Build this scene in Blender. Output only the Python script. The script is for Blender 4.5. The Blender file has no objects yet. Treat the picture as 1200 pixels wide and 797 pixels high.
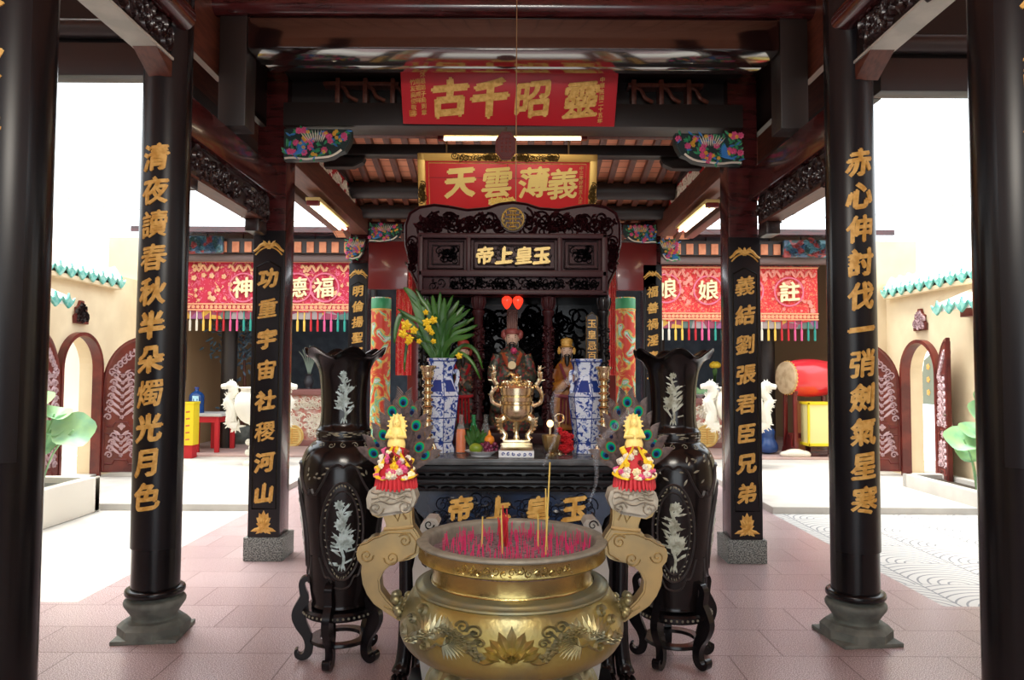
import bpy, bmesh, math, random
from mathutils import Vector, Matrix
sin, cos, pi = math.sin, math.cos, math.pi
rnd = random.Random(11)
SC = bpy.context.scene
COL = SC.collection

# ------------------------------------------------------------------ camera, sky, sun, exposure
FPX, EYE = 850.0, 1.6
cam_data = bpy.data.cameras.new('camera')
cam_data.sensor_width = 36.0
cam_data.lens = FPX / 1200 * 36
cam_data.clip_start = 0.05
cam_data.clip_end = 200
cam = bpy.data.objects.new('camera', cam_data)
COL.objects.link(cam)
cam.matrix_world = (Matrix.Translation((0, 0, EYE)) @ Matrix.Rotation(math.radians(90 + 2.6), 4, 'X')
                    @ Matrix.Rotation(math.radians(0.3), 4, 'Z'))
SC.camera = cam

world = bpy.data.worlds.new('sky')
SC.world = world
world.use_nodes = True
_bg = world.node_tree.nodes['Background']
_bg.inputs['Color'].default_value = (0.90, 0.96, 1.0, 1)
_bg.inputs['Strength'].default_value = 3.2

sun_data = bpy.data.lights.new('sun', 'SUN')
sun_data.energy = 7.0
sun_data.angle = math.radians(35)
sun_data.color = (1.0, 0.95, 0.86)
sun = bpy.data.objects.new('sun', sun_data)
COL.objects.link(sun)
sun.rotation_euler = Vector((0.25, -0.15, -1.0)).to_track_quat('-Z', 'Y').to_euler()

SC.view_settings.view_transform = 'Standard'
SC.view_settings.look = 'None'
SC.view_settings.gamma = 1.0
SC.view_settings.use_curve_mapping = False
SC.view_settings.exposure = 0.0
SC.cycles.use_denoising = True
SC.cycles.max_bounces = 8
SC.cycles.sample_clamp_indirect = 8.0

_CM = cam.matrix_world.copy()


def P(px, py, Y):
    """World point seen at a photo pixel, on the plane at distance Y along the hall."""
    d = _CM.to_3x3() @ Vector(((px - 600) / FPX, (398.5 - py) / FPX, -1))
    return _CM.translation + d * (Y / d.y)


def Fl(px, py, z=0.0):
    d = _CM.to_3x3() @ Vector(((px - 600) / FPX, (398.5 - py) / FPX, -1))
    return _CM.translation + d * ((z - EYE) / d.z)


# ------------------------------------------------------------------ materials
def _nt(name):
    m = bpy.data.materials.new(name)
    m.use_nodes = True
    return m, m.node_tree, m.node_tree.nodes['Principled BSDF']


def _c(c):
    return (c[0], c[1], c[2], 1)


def _coord(nt, scale=(1, 1, 1)):
    tc = nt.nodes.new('ShaderNodeTexCoord')
    mp = nt.nodes.new('ShaderNodeMapping')
    mp.inputs['Scale'].default_value = scale
    nt.links.new(tc.outputs['Object'], mp.inputs['Vector'])
    return mp.outputs['Vector']


def _ramp(nt, fac, stops, interp='LINEAR'):
    r = nt.nodes.new('ShaderNodeValToRGB')
    r.color_ramp.interpolation = interp
    el = r.color_ramp.elements
    while len(el) < len(stops):
        el.new(0.5)
    for e, (p, c) in zip(el, stops):
        e.position = p
        e.color = _c(c)
    nt.links.new(fac, r.inputs['Fac'])
    return r.outputs['Color']


def _bump(nt, b, height, strength, dist=0.01):
    n = nt.nodes.new('ShaderNodeBump')
    n.inputs['Strength'].default_value = strength
    n.inputs['Distance'].default_value = dist
    nt.links.new(height, n.inputs['Height'])
    nt.links.new(n.outputs['Normal'], b.inputs['Normal'])


def mat(name, col, rough=0.5, metal=0.0, col2=None, scale=8.0, lo=0.4, hi=0.62, stretch=(1, 1, 1), bump=0.0,
        bscale=None, bdist=0.01, coat=0.0, spec=0.5, emit=None, estr=0.0, trans=0.0, alpha=1.0):
    m, nt, b = _nt(name)
    b.inputs['Base Color'].default_value = _c(col)
    b.inputs['Roughness'].default_value = rough
    b.inputs['Metallic'].default_value = metal
    b.inputs['Specular IOR Level'].default_value = spec
    b.inputs['Coat Weight'].default_value = coat
    b.inputs['Coat Roughness'].default_value = 0.08
    b.inputs['Transmission Weight'].default_value = trans
    b.inputs['Alpha'].default_value = alpha
    if emit:
        b.inputs['Emission Color'].default_value = _c(emit)
        b.inputs['Emission Strength'].default_value = estr
    if col2 or bump:
        v = _coord(nt, stretch)
        n = nt.nodes.new('ShaderNodeTexNoise')
        n.inputs['Scale'].default_value = scale
        n.inputs['Detail'].default_value = 6
        nt.links.new(v, n.inputs['Vector'])
        if col2:
            nt.links.new(_ramp(nt, n.outputs['Fac'], [(lo, col), (hi, col2)]), b.inputs['Base Color'])
        if bump:
            if bscale:
                n = nt.nodes.new('ShaderNodeTexNoise')
                n.inputs['Scale'].default_value = bscale
                n.inputs['Detail'].default_value = 4
                nt.links.new(v, n.inputs['Vector'])
            _bump(nt, b, n.outputs['Fac'], bump, bdist)
    return m


def mat_cells(name, stops, scale, rough=0.5, metal=0.0, bump=0.0, noise=False, stretch=(1, 1, 1), distort=0.0):
    """Patchwork of colours (painted or embroidered surfaces)."""
    m, nt, b = _nt(name)
    v = _coord(nt, stretch)
    if noise:
        n = nt.nodes.new('ShaderNodeTexNoise')
        n.inputs['Scale'].default_value = scale
        n.inputs['Detail'].default_value = 3
        n.inputs['Distortion'].default_value = distort
        fac = n.outputs['Fac']
        hgt = fac
    else:
        n = nt.nodes.new('ShaderNodeTexVoronoi')
        n.inputs['Scale'].default_value = scale
        sp = nt.nodes.new('ShaderNodeSeparateColor')
        nt.links.new(n.outputs['Color'], sp.inputs['Color'])
        fac = sp.outputs['Red']
        hgt = n.outputs['Distance']
    nt.links.new(v, n.inputs['Vector'])
    nt.links.new(_ramp(nt, fac, stops, 'LINEAR' if noise else 'CONSTANT'), b.inputs['Base Color'])
    b.inputs['Roughness'].default_value = rough
    b.inputs['Metallic'].default_value = metal
    if bump:
        _bump(nt, b, hgt, bump)
    return m


def mat_carved(name, col, hi, scale, rough=0.3):
    m, nt, b = _nt(name)
    v = _coord(nt)
    n = nt.nodes.new('ShaderNodeTexVoronoi')
    n.feature = 'SMOOTH_F1'
    n.inputs['Scale'].default_value = scale
    nt.links.new(v, n.inputs['Vector'])
    nt.links.new(_ramp(nt, n.outputs['Distance'], [(0.1, hi), (0.6, col)]), b.inputs['Base Color'])
    b.inputs['Roughness'].default_value = rough
    _bump(nt, b, n.outputs['Distance'], -0.8, 0.02)
    return m


def mat_floor():
    m, nt, b = _nt('red_terrazzo_tiles')
    v = _coord(nt)
    br = nt.nodes.new('ShaderNodeTexBrick')
    br.offset = 0.5
    br.inputs['Scale'].default_value = 1.0
    br.inputs['Brick Width'].default_value = 0.62
    br.inputs['Row Height'].default_value = 0.42
    br.inputs['Mortar Size'].default_value = 0.004
    br.inputs['Color1'].default_value = (0.32, 0.235, 0.24, 1)
    br.inputs['Color2'].default_value = (0.38, 0.29, 0.295, 1)
    br.inputs['Mortar'].default_value = (0.16, 0.10, 0.10, 1)
    nt.links.new(v, br.inputs['Vector'])
    n = nt.nodes.new('ShaderNodeTexNoise')
    n.inputs['Scale'].default_value = 170
    n.inputs['Detail'].default_value = 2
    nt.links.new(v, n.inputs['Vector'])
    sp = _ramp(nt, n.outputs['Fac'], [(0.36, (0.40, 0.22, 0.22)), (0.5, (1, 1, 1)), (0.62, (2.0, 2.2, 2.3))])
    mx = nt.nodes.new('ShaderNodeMix')
    mx.data_type = 'RGBA'
    mx.blend_type = 'MULTIPLY'
    mx.inputs['Factor'].default_value = 1
    nt.links.new(br.outputs['Color'], mx.inputs['A'])
    nt.links.new(sp, mx.inputs['B'])
    nt.links.new(mx.outputs['Result'], b.inputs['Base Color'])
    b.inputs['Roughness'].default_value = 0.28
    return m


def mat_paver():
    m, nt, b = _nt('fan_pattern_pavers')
    v = _coord(nt)

    def math_(op, a, c=None):
        x = nt.nodes.new('ShaderNodeMath')
        x.operation = op
        for i, s in enumerate((a, c)):
            if s is None:
                continue
            if isinstance(s, (int, float)):
                x.inputs[i].default_value = s
            else:
                nt.links.new(s, x.inputs[i])
        return x.outputs[0]
    s = nt.nodes.new('ShaderNodeSeparateXYZ')
    nt.links.new(v, s.inputs[0])
    fx = math_('SUBTRACT', math_('FRACT', math_('MULTIPLY', s.outputs[0], 1.6)), 0.5)
    fy = math_('FRACT', math_('MULTIPLY', s.outputs[1], 1.6))
    d = math_('SQRT', math_('ADD', math_('MULTIPLY', fx, fx), math_('MULTIPLY', fy, fy)))
    ring = math_('FRACT', math_('MULTIPLY', d, 9.0))
    line = math_('LESS_THAN', ring, 0.22)
    edge = math_('LESS_THAN', math_('MINIMUM', fy, math_('SUBTRACT', 0.5, math_('ABSOLUTE', fx))), 0.012)
    fac = math_('MAXIMUM', line, edge)
    nt.links.new(_ramp(nt, fac, [(0.0, (0.52, 0.52, 0.51)), (1.0, (0.22, 0.23, 0.25))]), b.inputs['Base Color'])
    b.inputs['Roughness'].default_value = 0.7
    return m


def mat_tiles(name):
    m, nt, b = _nt(name)
    v = _coord(nt)
    br = nt.nodes.new('ShaderNodeTexBrick')
    br.offset = 0.0
    br.inputs['Scale'].default_value = 1.0
    br.inputs['Brick Width'].default_value = 0.2
    br.inputs['Row Height'].default_value = 0.13
    br.inputs['Mortar Size'].default_value = 0.006
    br.inputs['Color1'].default_value = (0.62, 0.23, 0.12, 1)
    br.inputs['Color2'].default_value = (0.80, 0.34, 0.19, 1)
    br.inputs['Mortar'].default_value = (0.22, 0.07, 0.04, 1)
    nt.links.new(v, br.inputs['Vector'])
    nt.links.new(br.outputs['Color'], b.inputs['Base Color'])
    b.inputs['Roughness'].default_value = 0.75
    return m


def mat_porcelain():
    m, nt, b = _nt('blue_and_white_porcelain')
    v = _coord(nt)
    n = nt.nodes.new('ShaderNodeTexNoise')
    n.inputs['Scale'].default_value = 42
    n.inputs['Detail'].default_value = 4
    n.inputs['Distortion'].default_value = 0.8
    nt.links.new(v, n.inputs['Vector'])
    nt.links.new(_ramp(nt, n.outputs['Fac'], [(0.40, (0.02, 0.05, 0.26)), (0.45, (0.16, 0.24, 0.55)),
                                             (0.49, (0.62, 0.69, 0.80))]), b.inputs['Base Color'])
    b.inputs['Roughness'].default_value = 0.12
    return m


def mat_banner(name, ground, a, c, scale):
    m, nt, b = _nt(name)
    v = _coord(nt)
    n = nt.nodes.new('ShaderNodeTexNoise')
    n.inputs['Scale'].default_value = scale
    n.inputs['Detail'].default_value = 2
    n.inputs['Distortion'].default_value = 2.0
    nt.links.new(v, n.inputs['Vector'])
    nt.links.new(_ramp(nt, n.outputs['Fac'], [(0.34, a), (0.40, ground), (0.58, ground), (0.63, c), (0.68, ground)]),
                 b.inputs['Base Color'])
    b.inputs['Roughness'].default_value = 0.6
    b.inputs['Sheen Weight'].default_value = 0.3
    return m


LACQ = mat('black_lacquer', (0.006, 0.005, 0.006), 0.24, spec=0.35)
LACQ2 = mat('black_painted_board', (0.007, 0.006, 0.008), 0.32, spec=0.35)
WOOD = mat('dark_red_timber', (0.070, 0.012, 0.013), 0.2, col2=(0.032, 0.007, 0.007), scale=4, stretch=(1, 6, 6), coat=0.4)
WOODY = mat('red_brown_timber', (0.13, 0.038, 0.022), 0.4, col2=(0.075, 0.02, 0.012), scale=5, stretch=(8, 1, 8))
BLACKWOOD = mat('blackened_timber', (0.014, 0.009, 0.008), 0.45)
REDWOOD = mat('red_lacquer_timber', (0.16, 0.012, 0.012), 0.28, coat=0.4)
CARVE = mat('carved_ebony', (0.022, 0.010, 0.010), 0.3, coat=0.2)
CARVEBG = mat_carved('carved_ebony_ground', (0.010, 0.005, 0.005), (0.035, 0.018, 0.017), 30)
SHRINE = mat('shrine_rosewood', (0.034, 0.007, 0.009), 0.42, spec=0.25)
SHRINEB = mat('shrine_black_carving', (0.008, 0.007, 0.008), 0.28, spec=0.45)
GOLD = mat('gold_leaf', (0.80, 0.50, 0.14), 0.5, 0.1, col2=(0.62, 0.33, 0.06), scale=30)
GOLDY = mat('bright_gold_paint', (0.98, 0.76, 0.24), 0.45)
BRASS = mat('polished_brass', (0.88, 0.77, 0.52), 0.24, 1.0, col2=(0.66, 0.50, 0.27), scale=9)
URNN = mat('worn_golden_brass', (0.48, 0.36, 0.12), 0.27, 0.95, col2=(0.30, 0.25, 0.11), scale=5, lo=0.42, hi=0.6, bump=0.15, bscale=40)
URNB = mat('urn_brass', (0.33, 0.255, 0.075), 0.36, 0.75, col2=(0.20, 0.185, 0.095), scale=5, lo=0.42, hi=0.6, bump=0.2, bscale=40)
URNS = mat('bright_scroll_brass', (0.46, 0.35, 0.17), 0.4, 0.6)  # lighter brass tone of the raised handle scrolls
URNC = mat('dusty_pale_bronze', (0.46, 0.42, 0.34), 0.6, 0.2, col2=(0.30, 0.27, 0.21), scale=18)
URNG = mat('tarnished_brass', (0.30, 0.255, 0.12), 0.42, 0.7, col2=(0.22, 0.22, 0.15), scale=14)
URNH = mat('dull_bronze_plate', (0.38, 0.26, 0.11), 0.38, 0.8, col2=(0.27, 0.20, 0.10), scale=7)
URNR = mat('dusty_brass_rim', (0.27, 0.255, 0.205), 0.6, 0.3, col2=(0.20, 0.19, 0.155), scale=25)
SAND = mat('incense_ash', (0.24, 0.16, 0.18), 0.9, col2=(0.07, 0.035, 0.045), scale=90, lo=0.4, hi=0.66, bump=0.6, bscale=120)
REDB = mat('red_signboard_lacquer', (0.52, 0.012, 0.022), 0.38)
REDB2 = mat('scarlet_signboard_lacquer', (0.72, 0.022, 0.025), 0.35)
CREAM = mat('cream_plaster', (0.80, 0.66, 0.44), 0.8, col2=(0.72, 0.58, 0.38), scale=2)
WHITEP = mat('white_plaster_and_tile_glare', (0.86, 0.82, 0.74), 0.85)
DOORW = mat('carved_door_wood', (0.17, 0.026, 0.018), 0.35, col2=(0.09, 0.014, 0.012), scale=4)
DOORC = mat('pale_door_carving', (0.50, 0.34, 0.36), 0.4)
GREENT = mat('green_glazed_tile', (0.10, 0.42, 0.36), 0.25, col2=(0.30, 0.60, 0.52), scale=14)
GRANITE = mat('speckled_granite', (0.30, 0.33, 0.31), 0.5, col2=(0.07, 0.08, 0.08), scale=90, lo=0.45, hi=0.55)
STONE = mat('grey_green_stone', (0.15, 0.165, 0.145), 0.7, col2=(0.09, 0.10, 0.09), scale=9, bump=0.3, bscale=30)
PALE = mat('pale_stone_and_lit_rail', (0.50, 0.50, 0.46), 0.5, col2=(0.40, 0.41, 0.38), scale=6)
MARBLE = mat('dark_grey_marble', (0.05, 0.055, 0.06), 0.2, col2=(0.11, 0.115, 0.12), scale=6)
NAVY = mat('navy_lacquer_panel', (0.016, 0.034, 0.085), 0.25, col2=(0.006, 0.010, 0.024), scale=5)
PEARL = mat('mother_of_pearl', (0.50, 0.62, 0.62), 0.2, col2=(0.24, 0.30, 0.28), scale=30)
PEARLD = mat('dull_pearl_inlay', (0.30, 0.28, 0.20), 0.3, col2=(0.12, 0.11, 0.08), scale=25)
PORC = mat_porcelain()
WPORC = mat('white_porcelain', (0.75, 0.78, 0.82), 0.15)
BLUEP = mat('cobalt_glaze', (0.02, 0.05, 0.25), 0.15)
LEAF = mat('strap_leaf_green', (0.018, 0.080, 0.012), 0.35, col2=(0.05, 0.15, 0.02), scale=6)
LEAFP = mat('pale_lotus_leaf', (0.36, 0.60, 0.28), 0.5, col2=(0.25, 0.50, 0.30), scale=5)
YEL = mat('yellow_petal', (0.90, 0.62, 0.03), 0.5)
YELD = mat('orange_flower_core', (0.75, 0.28, 0.02), 0.5)
PINKST = mat('magenta_stick', (0.62, 0.02, 0.13), 0.6)
REDST = mat('red_stick', (0.50, 0.01, 0.02), 0.6)
YELST = mat('yellow_stick', (0.62, 0.44, 0.10), 0.6)
SKIN = mat('painted_face', (0.68, 0.47, 0.35), 0.45)
SKIND = mat('painted_hands', (0.42, 0.27, 0.20), 0.45)
BEARD = mat('black_hair', (0.012, 0.01, 0.01), 0.5)
ROBE = mat_cells('dark_embroidered_robe', [(0.0, (0.05, 0.06, 0.045)), (0.5, (0.28, 0.035, 0.04)), (0.68, (0.10, 0.12, 0.09)), (0.88, (0.34, 0.16, 0.06))], 75, 0.5)
ROBEO = mat('orange_gold_robe', (0.42, 0.17, 0.02), 0.45, col2=(0.28, 0.08, 0.015), scale=16)
PINK = mat('pink_cloth', (0.70, 0.07, 0.20), 0.6)
REDC = mat('red_cloth', (0.50, 0.012, 0.02), 0.65)
MULTI = mat_cells('painted_flower_carving', [(0.0, (0.05, 0.22, 0.10)), (0.22, (0.65, 0.08, 0.22)), (0.4, (0.05, 0.18, 0.50)),
                  (0.55, (0.75, 0.48, 0.10)), (0.7, (0.03, 0.03, 0.03)), (0.85, (0.75, 0.70, 0.60))], 34, 0.4, bump=0.6)
PPINK = mat('painted_pink', (0.72, 0.10, 0.26), 0.4)
PBLUE = mat('painted_blue', (0.05, 0.24, 0.62), 0.4)
PGREEN = mat('painted_green', (0.04, 0.30, 0.13), 0.4)
PYEL = mat('painted_yellow', (0.85, 0.52, 0.08), 0.4)
PWHITE = mat('painted_cream', (0.80, 0.74, 0.62), 0.4)
TILE = mat_tiles('terracotta_roof_tiles')
TERRA = mat('terracotta', (0.62, 0.25, 0.13), 0.75, col2=(0.5, 0.18, 0.09), scale=8)
FLOOR = mat_floor()
PAVER = mat_paver()
CONC = mat('pale_concrete', (0.56, 0.54, 0.50), 0.8, col2=(0.48, 0.46, 0.43), scale=3)
PINKTILE = mat('pink_cement_tile', (0.55, 0.38, 0.34), 0.6, col2=(0.45, 0.32, 0.30), scale=3)
BANL = mat_banner('crimson_embroidery', (0.58, 0.012, 0.055), (0.85, 0.50, 0.28), (0.80, 0.22, 0.36), 7)
BANR = mat_banner('scarlet_embroidery', (0.72, 0.025, 0.03), (0.80, 0.30, 0.25), (0.85, 0.45, 0.20), 12)
LINTEL = mat('glossy_dark_lacquer_beam', (0.010, 0.004, 0.004), 0.13, coat=1.0, spec=1.0)
TUBEG = mat('fluorescent_tube_glow', (1, 0.95, 0.85), 0.4, emit=(1.0, 0.86, 0.62), estr=8.0)
HOUSING = mat('cream_lamp_housing', (0.72, 0.55, 0.22), 0.5)
REDGL = mat('red_glass_glow', (0.7, 0.02, 0.01), 0.15, emit=(1.0, 0.05, 0.02), estr=1.2)
BULB = mat('amber_bulb_glow', (1.0, 0.75, 0.45), 0.2, emit=(1.0, 0.60, 0.25), estr=3.0)
PEAR = mat_cells('peacock_vane', [(0.3, (0.025, 0.018, 0.018)), (0.7, (0.11, 0.07, 0.065))], 60, 0.5, noise=True)
EYEG = mat('peacock_green', (0.0, 0.24, 0.09), 0.6, spec=.1)
EYEB = mat('peacock_blue', (0.0, 0.06, 0.16), 0.6, spec=.1)
EYED = mat('peacock_dark_blue', (0.006, 0.006, 0.03), 0.6, spec=.1)
EYEO = mat('peacock_bronze', (0.16, 0.09, 0.04), 0.6, spec=.1)
DUSK = mat('blue_haze_back_wall', (0.055, 0.08, 0.115), 0.7, col2=(0.08, 0.115, 0.16), scale=5)  # bluish haze of the rear hall put into the wall colour
DARKW = mat('dark_interior', (0.016, 0.013, 0.013), 0.7)
BLUEJ = mat('blue_bottle_plastic', (0.02, 0.09, 0.34), 0.1, trans=0.35)
YELBOX = mat('yellow_painted_metal', (0.85, 0.66, 0.02), 0.5)
DRUM = mat('red_drum_lacquer', (0.72, 0.03, 0.045), 0.2, coat=0.5)
HIDE = mat('drum_hide', (0.60, 0.44, 0.26), 0.7, col2=(0.45, 0.30, 0.16), scale=8)
WHITEST = mat('white_carved_stone', (0.85, 0.82, 0.72), 0.7)
METALG = mat('dull_zinc_gutter', (0.06, 0.055, 0.055), 0.35, 0.4)
TEALR = mat_cells('ceramic_ridge_figures', [(0.0, (0.05, 0.10, 0.16)), (0.35, (0.10, 0.22, 0.26)), (0.6, (0.28, 0.06, 0.06)), (0.8, (0.04, 0.08, 0.08))], 10, 0.4)
ORANGE = mat('orange_drink', (0.75, 0.16, 0.015), 0.15)
GREENGL = mat('green_bottle_glass', (0.02, 0.22, 0.07), 0.06, alpha=0.8)
CLEARGL = mat('clear_bottle_glass', (0.75, 0.8, 0.8), 0.05, alpha=0.12)
FRUITO = mat('orange_fruit', (0.85, 0.28, 0.02), 0.4)
MANGO = mat('green_mango_skin', (0.30, 0.38, 0.04), 0.35, col2=(0.16, 0.26, 0.02), scale=9)
GRAPE = mat('purple_grape', (0.16, 0.02, 0.06), 0.25)
WIRE = mat('copper_wire', (0.32, 0.20, 0.10), 0.5, 0.5)
MAROON = mat('maroon_plaque', (0.12, 0.012, 0.012), 0.45)
INKW = mat('picture_paper', (0.80, 0.78, 0.72), 0.7)
DRAGON = mat_cells('dragon_painted_pillar', [(0.36, (0.60, 0.05, 0.03)), (0.45, (0.62, 0.06, 0.03)), (0.52, (0.75, 0.50, 0.10)), (0.57, (0.10, 0.42, 0.22)),
                   (0.64, (0.55, 0.78, 0.72)), (0.72, (0.62, 0.06, 0.04))], 6, 0.4, noise=True, distort=1.5)


# ------------------------------------------------------------------ objects
def thing(name, label, cat, loc=(0, 0, 0), rotz=0.0, group=None):
    o = bpy.data.objects.new(name, None)
    COL.objects.link(o)
    o.empty_display_size = 0.1
    o.location = loc
    o.rotation_euler = (0, 0, rotz)
    return tag(o, label, cat, group)


def tag(o, label, cat, group=None):
    o['label'] = label
    o['category'] = cat
    if group:
        o['group'] = group
    return o


def struct(o, label=None):
    o['kind'] = 'structure'
    if label:
        o['label'] = label
    return o


def dup(root, label, loc=None, rotz=None, group=None, mirror=False):
    r = root.copy()
    COL.objects.link(r)
    if loc is not None:
        r.location = loc
    if rotz is not None:
        r.rotation_euler = (0, 0, rotz)
    r['label'] = label
    if group:
        r['group'] = group
    if mirror:
        r.scale = (-1, 1, 1)
    for ch in list(root.children):
        c = ch.copy()
        COL.objects.link(c)
        c.parent = r
        for g in list(ch.children):
            d = g.copy()
            COL.objects.link(d)
            d.parent = c
    return r


class MB:
    def __init__(self):
        self.v, self.f = [], []

    def add(self, vs, fs):
        n = len(self.v)
        self.v += [tuple(v) for v in vs]
        self.f += [tuple(i + n for i in f) for f in fs]
        return self

    def box(self, c, s, bevel=0.0, rot=None):
        hx, hy, hz = s[0] / 2, s[1] / 2, s[2] / 2
        bevel = min(bevel, hx * .9, hy * .9, hz * .9)
        if bevel <= 0:
            vs = [Vector((x * hx, y * hy, z * hz)) for x in (-1, 1) for y in (-1, 1) for z in (-1, 1)]
            fs = [(0, 1, 3, 2), (4, 6, 7, 5), (0, 4, 5, 1), (2, 3, 7, 6), (0, 2, 6, 4), (1, 5, 7, 3)]
        else:
            bm = bmesh.new()
            bmesh.ops.create_cube(bm, size=1)
            bmesh.ops.scale(bm, vec=s, verts=bm.verts)
            bmesh.ops.bevel(bm, geom=bm.edges[:], offset=bevel, segments=2, affect='EDGES', profile=0.6)
            bm.verts.index_update()
            vs = [v.co.copy() for v in bm.verts]
            fs = [[v.index for v in f.verts] for f in bm.faces]
            bm.free()
        if rot is not None:
            vs = [rot @ v for v in vs]
        c = Vector(c)
        return self.add([v + c for v in vs], fs)

    def span(self, a, b, bevel=0.0):
        a, b = Vector(a), Vector(b)
        return self.box((a + b) / 2, [abs(q) for q in (b - a)], bevel)

    def beam(self, a, b, w, h, bevel=0.01):
        a, b = Vector(a), Vector(b)
        d = b - a
        q = d.to_track_quat('Y', 'Z').to_matrix()
        return self.box((a + b) / 2, (w, d.length, h), bevel, q)

    def lathe(self, prof, n=32, c=(0, 0, 0), wave=None, sx=1.0, sy=1.0, cap=True, ph=0.0, arc=None):
        c = Vector(c)
        vs, fs = [], []
        m = len(prof)
        for i, (r, z) in enumerate(prof):
            for k in range(n):
                th = ph + 2 * pi * k / n
                rr, zz = r, z
                if wave:
                    dr, dz = wave(i / (m - 1), th)
                    rr, zz = r + dr, z + dz
                vs.append(c + Vector((rr * cos(th) * sx, rr * sin(th) * sy, zz)))
        for i in range(m - 1):
            for k in range(n):
                k2 = (k + 1) % n
                fs.append((i * n + k, i * n + k2, (i + 1) * n + k2, (i + 1) * n + k))
        if cap:
            if prof[0][0] > 1e-4:
                fs.append(tuple(range(n - 1, -1, -1)))
            if prof[-1][0] > 1e-4:
                fs.append(tuple((m - 1) * n + k for k in range(n)))
        return self.add(vs, fs)

    def tube(self, pts, r, n=8, cap=True, flat=1.0):
        pts = [Vector(p) for p in pts]
        m = len(pts)
        rs = r if isinstance(r, (list, tuple)) else [r] * m
        vs, fs = [], []
        up = None
        for i, p in enumerate(pts):
            t = (pts[min(i + 1, m - 1)] - pts[max(i - 1, 0)])
            if t.length < 1e-9:
                t = Vector((0, 0, 1))
            t.normalize()
            if up is None:
                up = Vector((0, 1, 0)) if abs(t.y) < 0.9 else Vector((1, 0, 0))
            s = t.cross(up)
            if s.length < 1e-6:
                s = t.orthogonal()
            s.normalize()
            up = s.cross(t).normalized()
            for k in range(n):
                a = 2 * pi * k / n
                vs.append(p + (s * cos(a) + up * sin(a) * flat) * rs[i])
        for i in range(m - 1):
            for k in range(n):
                k2 = (k + 1) % n
                fs.append((i * n + k, i * n + k2, (i + 1) * n + k2, (i + 1) * n + k))
        if cap:
            fs.append(tuple(range(n - 1, -1, -1)))
            fs.append(tuple((m - 1) * n + k for k in range(n)))
        return self.add(vs, fs)

    def cyl(self, a, b, r, n=24, r2=None):
        return self.tube([a, b], [r, r if r2 is None else r2], n)

    def ball(self, c, r, n=14, m=9, rot=None):
        if not isinstance(r, (tuple, list)):
            r = (r, r, r)
        c = Vector(c)
        vs = []
        fs = []
        for i in range(m + 1):
            a = pi * i / m
            for k in range(n):
                t = 2 * pi * k / n
                v = Vector((r[0] * sin(a) * cos(t), r[1] * sin(a) * sin(t), r[2] * cos(a)))
                if rot is not None:
                    v = rot @ v
                vs.append(c + v)
        for i in range(m):
            for k in range(n):
                k2 = (k + 1) % n
                fs.append((i * n + k, (i + 1) * n + k, (i + 1) * n + k2, i * n + k2))
        return self.add(vs, fs)

    def prism(self, poly, y0, y1, bevel=0.0, f=None):
        """Polygon in x,z pushed from y0 to y1; f maps the points afterwards."""
        bm = bmesh.new()
        vs = [bm.verts.new((x, y0, z)) for x, z in poly]
        face = bm.faces.new(vs)
        r = bmesh.ops.extrude_face_region(bm, geom=[face])
        for e in r['geom']:
            if isinstance(e, bmesh.types.BMVert):
                e.co.y = y1
        if bevel:
            cap_edges = [e for e in bm.edges if abs(e.verts[0].co.y - e.verts[1].co.y) < 1e-6]
            bmesh.ops.bevel(bm, geom=cap_edges, offset=bevel, segments=2, affect='EDGES')
        bmesh.ops.triangulate(bm, faces=[q for q in bm.faces if len(q.verts) > 4])
        bm.verts.index_update()
        co = [v.co.copy() for v in bm.verts]
        if f:
            co = [f(v) for v in co]
        fs = [[v.index for v in q.verts] for q in bm.faces]
        bm.free()
        return self.add(co, fs)

    # relief work: fn maps (u, v, h) to a point on a surface
    def petal(self, fn, x, y, a, L, W, h=0.004, base=0.0):
        ca, sa = cos(a), sin(a)

        def q(t, s, hh):
            return fn(x + t * ca - s * sa, y + t * sa + s * ca, base + hh)
        vs = [q(0, 0, 0), q(.3 * L, W * .42, 0), q(.65 * L, W * .45, 0), q(L, 0, 0), q(.65 * L, -W * .45, 0), q(.3 * L, -W * .42, 0),
              q(.45 * L, 0, h)]
        return self.add(vs, [(i, (i + 1) % 6, 6) for i in range(6)])

    def flower(self, fn, x, y, r, n=6, h=0.005, a0=0.0, base=0.0, w=0.9):
        for k in range(n):
            self.petal(fn, x, y, a0 + 2 * pi * k / n, r, r * w, h, base)
        return self

    def strip(self, fn, pts, w, h=0.005, base=0.0):
        m = len(pts)
        vs, fs = [], []
        for i, (x, y) in enumerate(pts):
            x0, y0 = pts[max(i - 1, 0)]
            x1, y1 = pts[min(i + 1, m - 1)]
            dx, dy = x1 - x0, y1 - y0
            l = math.hypot(dx, dy) or 1
            nx, ny = -dy / l, dx / l
            ww = (w[i] if isinstance(w, list) else w) / 2
            vs += [fn(x + nx * ww, y + ny * ww, base), fn(x, y, base + h), fn(x - nx * ww, y - ny * ww, base)]
            if i:
                j = 3 * i
                fs += [(j - 3, j - 2, j + 1, j), (j - 2, j - 1, j + 2, j + 1)]
        return self.add(vs, fs)

    def spiral(self, fn, x, y, r, turns, a0, d, w, h=0.005, base=0.0, n=None):
        n = n or int(10 * turns) + 4
        pts = []
        for i in range(n + 1):
            t = i / n
            rr = r * (1 - .88 * t)
            a = a0 + d * 2 * pi * turns * t
            pts.append((x + rr * cos(a), y + rr * sin(a)))
        return self.strip(fn, pts, [w * (1 - .5 * i / n) for i in range(n + 1)], h, base)

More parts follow.
